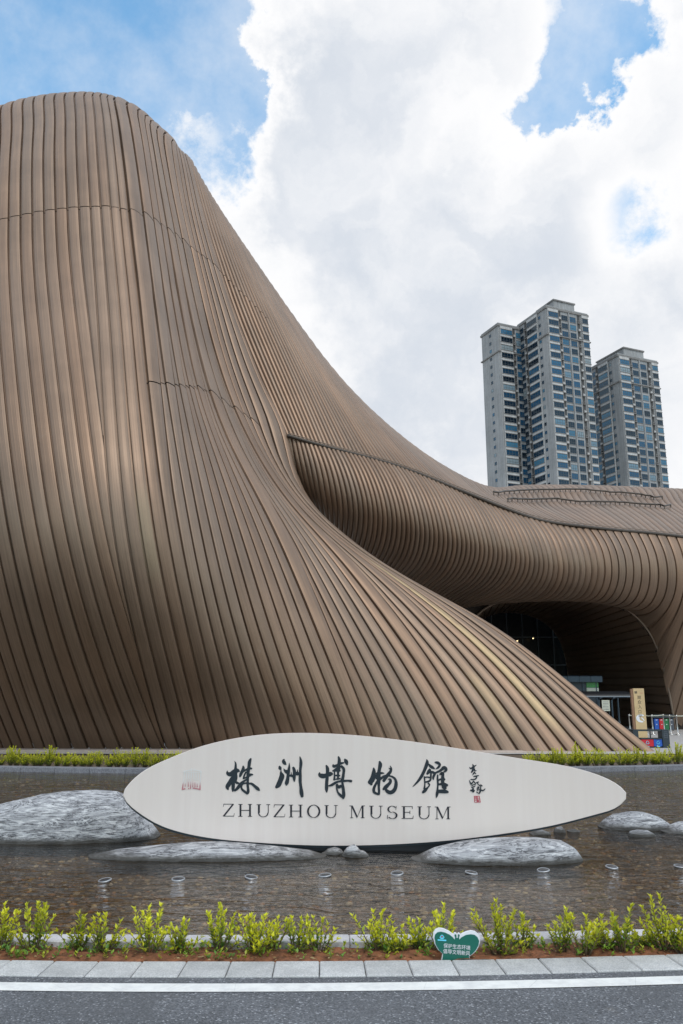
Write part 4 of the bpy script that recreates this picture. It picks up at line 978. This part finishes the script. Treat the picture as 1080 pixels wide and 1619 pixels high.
FRONT = [(-18,1440,.10),(4,1428,.10),(52,1414,.13),(125,1442,.10),(165,1438,.10),(238,1430,.16),(288,1455,.11),(345,1423,.12),(402,1448,.13),(428,1430,.10),(468,1448,.10),(504,1447,.10),(598,1436,.13),(628,1466,.09),(668,1452,.10),(704,1432,.10),
         (790,1424,.14),(828,1446,.11),(888,1419,.13),(922,1440,.12),(955,1452,.10),(985,1428,.13),(1022,1462,.08),(1052,1410,.14),(1082,1446,.11)]
for i, (x, ty, sp) in enumerate(FRONT):
    by = 1503+(i*37 % 11)-5; p = gnd(x, by, ZS+.01); p[1] = min(p[1]+.0, C_FRONT(p[0])-.08); hgt = unp(x, ty, p[1])[2]-ZS
    s, f = shrub_mesh(hgt, sp*1.5, int((10+sp*85)*(.7+.5*((i*53) % 17)/16)), 100+i, leaf=.051, dens=.8, yellow=.66+.15*math.sin(i*1.7))
    o = empty('shrub', (p[0], p[1], ZS+.012), 0); obj('stems', s, o); obj('foliage', f, o)
    tag(o, 'yellow-green leafy shrub in the kerbside bed, %s from the left' % ORD[i], 'shrub', 'shrubs in the red soil bed by the kerb')
# seedlings and dead leaves on the soil
def scatter_leaves(name, label, n, yf, yb, z, L, cols, up, cat):
    r = random.Random(77); V = []; F = []; T = []
    for i in range(n):
        x = r.uniform(-3.6, 3.6); a = yf(x); b = yb(x); y = a+(b-a)*r.random(); p = Vector((x, y, z(r))); k0 = 1 if not up else r.randint(3, 6); c = Vector(r.choice(cols))*r.uniform(.7, 1.25)
        for q in range(k0):
            an = r.random()*6.28; d = Vector((math.cos(an), math.sin(an), r.uniform(.3, 1.2) if up else r.uniform(-.15, .25))).normalized(); s_ = d.cross(Vector((0, 0, 1))).normalized(); l = L*r.uniform(.6, 1.3); w = l*.24; k = len(V); b_ = p+(Vector((0, 0, r.uniform(0, .05))) if up else Vector((0, 0, 0)))
            V += [b_, b_+d*l*.45+s_*w, b_+d*l, b_+d*l*.45-s_*w+Vector((0, 0, .004))]; F += [(k, k+1, k+2), (k, k+2, k+3)]; T += [(c[0], c[1], c[2], 1)]*4
    me = mesh_np(name, V, F, 'leaf'); at = me.color_attributes.new('tint', 'FLOAT_COLOR', 'POINT'); at.data.foreach_set('color', np.array(T).ravel())
    tag(obj(name, me), label, cat, kind='stuff')
scatter_leaves('seedlings', 'small green weeds sprouting in the red soil of the kerbside bed', 520, lambda x: K_BACK(x)+.03, lambda x: C_FRONT(x)-.02, lambda r: .005, .035, [(.10, .22, .03), (.18, .30, .03), (.35, .38, .03)], True, 'weeds')
scatter_leaves('leaf_litter', 'dry brown fallen leaves lying on the soil of the kerbside bed', 900, lambda x: K_BACK(x)+.0, lambda x: C_FRONT(x)-.01, lambda r: r.uniform(.012, .03), .030, [(.22, .12, .05), (.32, .20, .09), (.12, .07, .035), (.40, .30, .14)], False, 'leaf litter')

VAR = [shrub_mesh(.36+.05*k, .27, 46, 300+k, .055, .7, .68) for k in range(5)]
for side, x0, x1, n, yl in (('left', -10.6, -4.2, 27, 'left'), ('right', 4.9, 11.6, 28, 'right')):
    for i in range(n):
        x = x0+(x1-x0)*(i+.5)/n+random.uniform(-.05, .05); s, f = VAR[(i*3+(side == 'left')) % 5]
        o = empty('hedge_shrub', (x, F_BACK(x)+.28+random.uniform(-.06, .06), .04), random.random()*6.28); sc = random.uniform(.8, 1.12)*(1.0 if side == 'right' else .92); o.scale = (sc, sc, sc*random.uniform(.85, 1.15))
        obj('stems', s, o); obj('foliage', f, o)
        tag(o, 'low bright green hedge shrub behind the pond %s of the sign, %s from the left' % (side, ORD[i]), 'shrub', 'hedge shrubs behind the pond, %s side' % side)

# ================================================================== small butterfly sign by the kerb
BY = float(gnd(722, 1517, ZK)[1])+.02
bs = empty('butterfly_sign', (float(gnd(722, 1517, ZK)[0]), BY, 0)); tag(bs, 'small green butterfly-shaped plate with white border and white writing at the kerb', 'sign'); BO = np.array(bs.location)
def bplane(px, py): return unp(px, py, BY)-BO
def bpoly(pts): return np.array([bplane(675+x/11.37, 1460+y/11.37)[[0, 2]] for x, y in pts])
OUTB = [(262,660),(283,548),(200,472),(140,370),(113,250),(117,170),(152,115),(220,86),(300,96),(380,132),(440,172),(480,200),(492,175),(515,168),(535,182),(546,212),(558,182),(580,174),(602,190),(608,204),(640,182),(720,147),(800,132),(870,147),(920,190),(950,260),(955,330),(930,420),(880,500),(820,555),(762,596),(776,660)]
INB = [(275,660),(293,547),(220,482),(160,380),(136,260),(147,200),(190,157),(250,147),(320,162),(400,197),(460,242),(498,290),(510,245),(495,215),(503,193),(525,197),(531,225),(527,250),(545,262),(562,247),(555,210),(572,190),(590,208),(578,250),(582,290),(622,250),(700,206),(790,193),(860,206),(910,247),(938,310),(928,390),(878,480),(818,543),(752,589),(768,660)]
def plate(pts, y0, y1, nm, mat):
    P = bpoly(pts); n = len(P); bm = bmesh.new(); vs = [bm.verts.new((p[0], y0, p[1])) for p in P]; f = bm.faces.new(vs)
    r = bmesh.ops.extrude_face_region(bm, geom=[f]); bmesh.ops.translate(bm, verts=[v for v in r['geom'] if isinstance(v, bmesh.types.BMVert)], vec=(0, y1-y0, 0))
    bmesh.ops.triangulate(bm, faces=bm.faces[:]); bmesh.ops.recalc_face_normals(bm, faces=bm.faces[:])
    me = bpy.data.meshes.new(nm); bm.to_mesh(me); bm.free(); me.materials.append(MAT[mat]); return obj(nm, me, bs)
plate(OUTB, 0, .022, 'border', 'white_paint'); plate(INB, -.004, .001, 'face', 'green_plate')
def text_mesh(body, size, mat, nm, sp=1.0):
    cu = bpy.data.curves.new('t', 'FONT'); cu.body = body; cu.size = size; cu.space_character = sp; cu.fill_mode = 'BOTH'; cu.extrude = 0.0006; cu.align_x = 'LEFT'
    o = bpy.data.objects.new('t', cu); col.objects.link(o); dg = bpy.context.evaluated_depsgraph_get(); dg.update()
    me = bpy.data.meshes.new_from_object(o.evaluated_get(dg)); bpy.data.objects.remove(o); me.name = nm; me.materials.clear(); me.materials.append(MAT[mat]); return me
def lay_text(me, parent, p0, width, tilt=0.0, dy=-.006):
    xs = [v.co.x for v in me.vertices]; w = max(xs)-min(xs) if xs else 1; k = width/w
    o = obj(me.name, me, parent); o.scale = (k, k, 1); o.rotation_euler = (math.pi/2, R(tilt), 0); o.location = (p0[0]-min(xs)*k, p0[1]+dy, p0[2]); return o
pxm = float(bplane(723, 1500)[0]-bplane(722, 1500)[0])
for body, x, y, w in (('保护生态环境', 296, 424, 482), ('倡导文明新风', 290, 524, 482)):
    lay_text(text_mesh(body, 1.0, 'white_paint', 'writing'), bs, bplane(675+x/11.37, 1460+y/11.37), w/11.37*pxm, 5.0)
m = MB()
for i, s in enumerate([[(235,250,18),(270,205,16),(305,250,18)],[(240,262,14),(270,262,30),(300,262,14)]]): stroke(m, s, (675, 1460), 11.37, bplane, .006+.0003*i)
m.build('logo', 'cyan_paint', bs)
m = MB(); stroke(m, [(200,292,26),(268,296,26),(338,300,26)], (675, 1460), 11.37, bplane, .0065); m.build('logo', 'cyan_paint', bs)
m = MB(); stroke(m, [(262,230,20),(276,230,20)], (675, 1460), 11.37, bplane, .008); m.build('logo', 'bin_red', bs)
m = MB(); m.box(-.035, -.025, .024, .034, -.15, .1); m.box(.035, .045, .024, .034, -.15, .1); m.build('stake', 'dark_metal', bs)

# ================================================================== things in front of the entrance
def at0(px, Y): 
    d = ray(px, 1150); return np.array([d[0]*Y/d[1], Y, 0.0])
# tall wooden entrance post
PY = 39.0; a = unp(998.5, 1100, PY); b = unp(1015.5, 1100, PY); w = b[0]-a[0]; hp = unp(1005, 1088.5, PY)[2]
ps = empty('entrance_post_sign', ((a[0]+b[0])/2+.1, PY, 0)); tag(ps, 'tall tan wooden post sign with black vertical writing before the entrance', 'sign')
MB().box(-w/2, w/2, 0, .16, 0, hp, bev=.01).build('board', 'wood_sign', ps); MB().box(-w/2-.11, -w/2-.002, .02, .16, 0, hp-.02).build('side_board', 'wood_edge', ps)
for i, ch in enumerate('观众入口'): lay_text(text_mesh(ch, 1.0, 'black', 'writing'), ps, (-.085, 0, hp*(.79-.095*i)), .17 if i != 3 else .13)
m = MB(); m.box(-.10, .06, -.006, -.004, hp*.46, hp*.475); m.box(-.10, .02, -.006, -.004, hp*.43, hp*.442); m.build('writing', 'black', ps)
m = MB()
for i in range(4): m.box(-.20, -.08, -.006, -.004, hp*(.90+.012*i), hp*(.906+.012*i))
m.box(-.19, -.18, -.0065, -.005, hp*.9, hp*.95); m.box(-.10, -.09, -.0065, -.005, hp*.9, hp*.95); m.build('emblem', 'black', ps)
m = MB(); m.box(.05, .2, -.006, -.004, hp*.905, hp*.91); m.build('writing', 'red_seal', ps)
def pplane(px, py): return np.array([(px)*.01, 0, (py)*.01])
m = MB()
for i, s in enumerate([[(12,150,8),(2,154,12),(-9,148,14),(-14,136,16),(-12,122,14),(-2,112,12),(8,110,8)],[(4,136,6),(10,128,6),(14,118,5)]]): stroke(m, s, (0, 0), 1.0, lambda x, y: np.array([x*.01, 0, y*.01*hp/2.7*.82]), .006+.0003*i)
m.build('motif', 'white_paint', ps)
# near bin station: black frame, red and blue bins
NY = 31.6; bx0, bx1 = unp(1001, 1160, NY)[0], unp(1058, 1160, NY)[0]; zt = unp(1030, 1153.5, NY)[2]
st = empty('bin_station', ((bx0+bx1)/2, NY, 0)); tag(st, 'black framed sorting bin station with red and blue bins by the tip of the shell', 'bin station'); hw = (bx1-bx0)/2
MB().box(hw-.26, hw, 0, .45, 0, zt, bev=.01).build('end_panel', 'dark_metal', st); MB().box(-hw, -hw+.2, 0, .45, 0, zt).build('end_panel', 'dark_metal', st)
MB().box(-hw+.19, hw-.25, .05, .40, zt-.06, zt-.005).build('top_rail', 'dark_metal', st); MB().box(-hw+.19, hw-.25, .1, .4, 0, .06).build('base_rail', 'dark_metal', st)
zb = unp(1030, 1169, NY)[2]
for k, (c, f0, f1) in enumerate((('bin_red', .22, .56), ('bin_blue', .57, .80))):
    x0, x1 = -hw+2*hw*f0, -hw+2*hw*f1; bb = MB().box(x0, x1, .04, .40, .06, zb, bev=.01).build('bin', c, st); MB().box(x0-.01, x1+.01, .03, .41, zb+.001, zb+.045).build('lid', 'dark_metal', bb)
    m = MB(); cx = (x0+x1)/2; cz = zb*.62
    for q in range(3):
        t0, t1 = R(90+120*q), R(210+120*q); A = np.array([cx+.085*math.cos(t0), .036, cz+.085*math.sin(t0)]); B = np.array([cx+.085*math.cos(t1), .036, cz+.085*math.sin(t1)]); m.tube([tuple(A+(B-A)*.15), tuple(A+(B-A)*.85)], .010, 4)
    m.box(cx-.06, cx+.06, .034, .038, cz-.15, cz-.12); m.build('recycling_mark', 'cyan_paint', bb)
m = MB()
for q in range(4): m.box(hw-.19, hw-.07, -.004, -.001, zt*.55+q*.07, zt*.55+q*.07+.03)
m.box(hw-.20, hw-.18, -.005, -.002, zt*.52, zt*.78); m.box(hw-.08, hw-.06, -.005, -.002, zt*.52, zt*.78); m.build('emblem', 'bin_grey', st)
MB().box(-hw+2*hw*.52, -hw+2*hw*.545, .2, .24, zb, zt-.05).build('post', 'dark_metal', st)
# far row of four bins under a black bar
FY = 48.6; fx0, fx1 = unp(1034.5, 1145, FY)[0], unp(1066, 1145, FY)[0]; fz = unp(1050, 1136.5, FY)[2]
st = empty('bin_station', ((fx0+fx1)/2, FY, 0)); tag(st, 'row of four sorting bins, blue red green grey, against the entrance wall', 'bin station'); hw = (fx1-fx0)/2
for k, c in enumerate(('bin_blue', 'bin_red', 'bin_green', 'bin_grey')):
    x0 = -hw+k*hw/2+.02; x1 = x0+hw/2-.04; bb = MB().box(x0, x1, 0, .4, .05, fz, bev=.01).build('bin', c, st)
    m = MB().box((x0+x1)/2-.05, (x0+x1)/2+.05, -.005, -.002, fz*.88, fz*.93); m.box((x0+x1)/2-.03, (x0+x1)/2+.03, -.005, -.002, fz*.5, fz*.56); m.build('mark', 'white_paint', bb)
MB().box(-hw-.05, hw+.05, -.05, .45, fz+.06, fz+.24).build('canopy', 'dark_metal', st)
for x in (-hw-.04, hw-.01): MB().box(x, x+.05, .2, .3, 0, fz+.07).build('post', 'dark_metal', st)
# queue posts with belts
QP = [(996, 44.2), (1022, 43.6), (1032, 43.0), (1050, 45.0), (1060, 43.2), (1071, 42.6), (1085, 43.4)]
pm = MB().lathe([(0, 0), (.17, 0), (.17, .02), (.05, .05), (.032, .06), (.032, .90), (.04, .90), (.04, .99), (.0, 1.0)], n=16).mesh('post', 'steel', True)
for i, (x, Y) in enumerate(QP):
    p = at0(x, Y); o = empty('queue_post', tuple(p+np.array([0, 0, .006]))); obj('post', pm, o)
    if i < len(QP)-1:
        q = at0(*QP[i+1])-p; MB().tube([(0, 0, .945), tuple(q*.5+np.array([0, 0, .93])), (q[0], q[1], .945)], .024, 5).build('belt', 'poster', o)
    tag(o, 'steel queue barrier post before the entrance, %s from the left' % ORD[i], 'barrier post', 'queue barrier posts before the entrance')
# dark security kiosk and covered walkway
KY = 50.0; kx0, kx1 = unp(876, 1080, KY)[0], unp(949, 1080, KY)[0]; kz = unp(920, 1068.5, KY)[2]
kk = empty('entrance_kiosk', ((kx0+kx1)/2, KY, 0)); tag(kk, 'blue-grey glazed kiosk with flat overhanging roof inside the entrance recess', 'kiosk'); hw = (kx1-kx0)/2
for k in range(4): MB().box(-hw+k*hw/2+.01, -hw+(k+1)*hw/2-.01, -.5, 3, kz-.38, kz, bev=.05).build('roof_panel', 'kiosk_metal', kk)
MB().box(-hw+.1, hw-.25, 0, 2.8, 0, kz-.38).build('body', 'dark_metal', kk)
for x in np.linspace(-hw+.1, hw-.3, 4): MB().box(x, x+.07, -.05, 0, 0, kz-.38).build('mullion', 'kiosk_metal', kk)
sx0, sx1 = unp(927, 1085, KY)[0]-(kx0+kx1)/2, unp(946, 1085, KY)[0]-(kx0+kx1)/2; sz0, sz1 = unp(930, 1087, KY)[2], unp(930, 1079, KY)[2]
MB().box(sx0, sx1, -.04, -.01, sz0, sz1).build('window', 'screen_green', kk); MB().box(sx0, sx1, -.045, -.01, sz0-.22, sz0-.02).build('notice_strip', 'poster', kk)
WY = 45.5; wx0, wx1 = unp(900, 1100, WY)[0], unp(998, 1100, WY)[0]; wz = unp(950, 1092, WY)[2]
wk = empty('covered_walkway', ((wx0+wx1)/2, WY, 0)); tag(wk, 'dark steel framed covered walkway with a low arched roof beside the tan post sign', 'shelter'); hw = (wx1-wx0)/2
m = MB(); n = 10
V = []; 
for i in range(n+1):
    a = math.pi*i/n; V += [(-hw, 1.0-1.1*math.cos(a), wz-.32+.30*math.sin(a)), (hw, 1.0-1.1*math.cos(a), wz-.32+.30*math.sin(a))]
m.add(V, [(2*i, 2*i+1, 2*i+3, 2*i+2) for i in range(n)]); m.build('roof_sheet', 'black', wk, True)
MB().tube([(-hw, -.12, wz-.33), (hw, -.12, wz-.33)], .05, 6).build('eave_rail', 'kiosk_metal', wk); MB().tube([(-hw, 2.1, wz-.33), (hw, 2.1, wz-.33)], .05, 6).build('eave_rail', 'kiosk_metal', wk)
for px in (905, 925, 945, 966, 997):
    x = unp(px, 1110, WY)[0]-(wx0+wx1)/2
    MB().tube([(x, -.12, 0), (x, -.12, wz-.55), (x+.1, -.12, wz-.40), (x+.25, -.12, wz-.34)], .05, 6).build('post', 'kiosk_metal', wk); MB().tube([(x, 2.1, 0), (x, 2.1, wz-.33)], .05, 6).build('post', 'kiosk_metal', wk)
for z in (.5,): MB().tube([(-hw, 2.1, z), (hw, 2.1, z)], .035, 6).build('rail', 'kiosk_metal', wk)
px0, px1 = unp(948, 1110, WY)[0], unp(960, 1110, WY)[0]
nb = empty('notice_board', ((px0+px1)/2, WY-.4, 0)); tag(nb, 'pale notice board on legs standing under the covered walkway', 'notice board'); w = (px1-px0)/2; nz0, nz1 = unp(950, 1124, WY)[2], unp(950, 1107, WY)[2]
MB().box(-w, w, 0, .05, nz0, nz1).build('panel', 'poster', nb)
for x in (-w+.03, w-.06): MB().box(x, x+.03, .01, .04, 0, nz0).build('leg', 'dark_metal', nb)
m = MB()
for i in range(6): m.box(-w*.75, w*.7, -.003, -.001, nz1-.1-i*.08, nz1-.08-i*.08)
m.build('writing', 'bin_grey', nb)
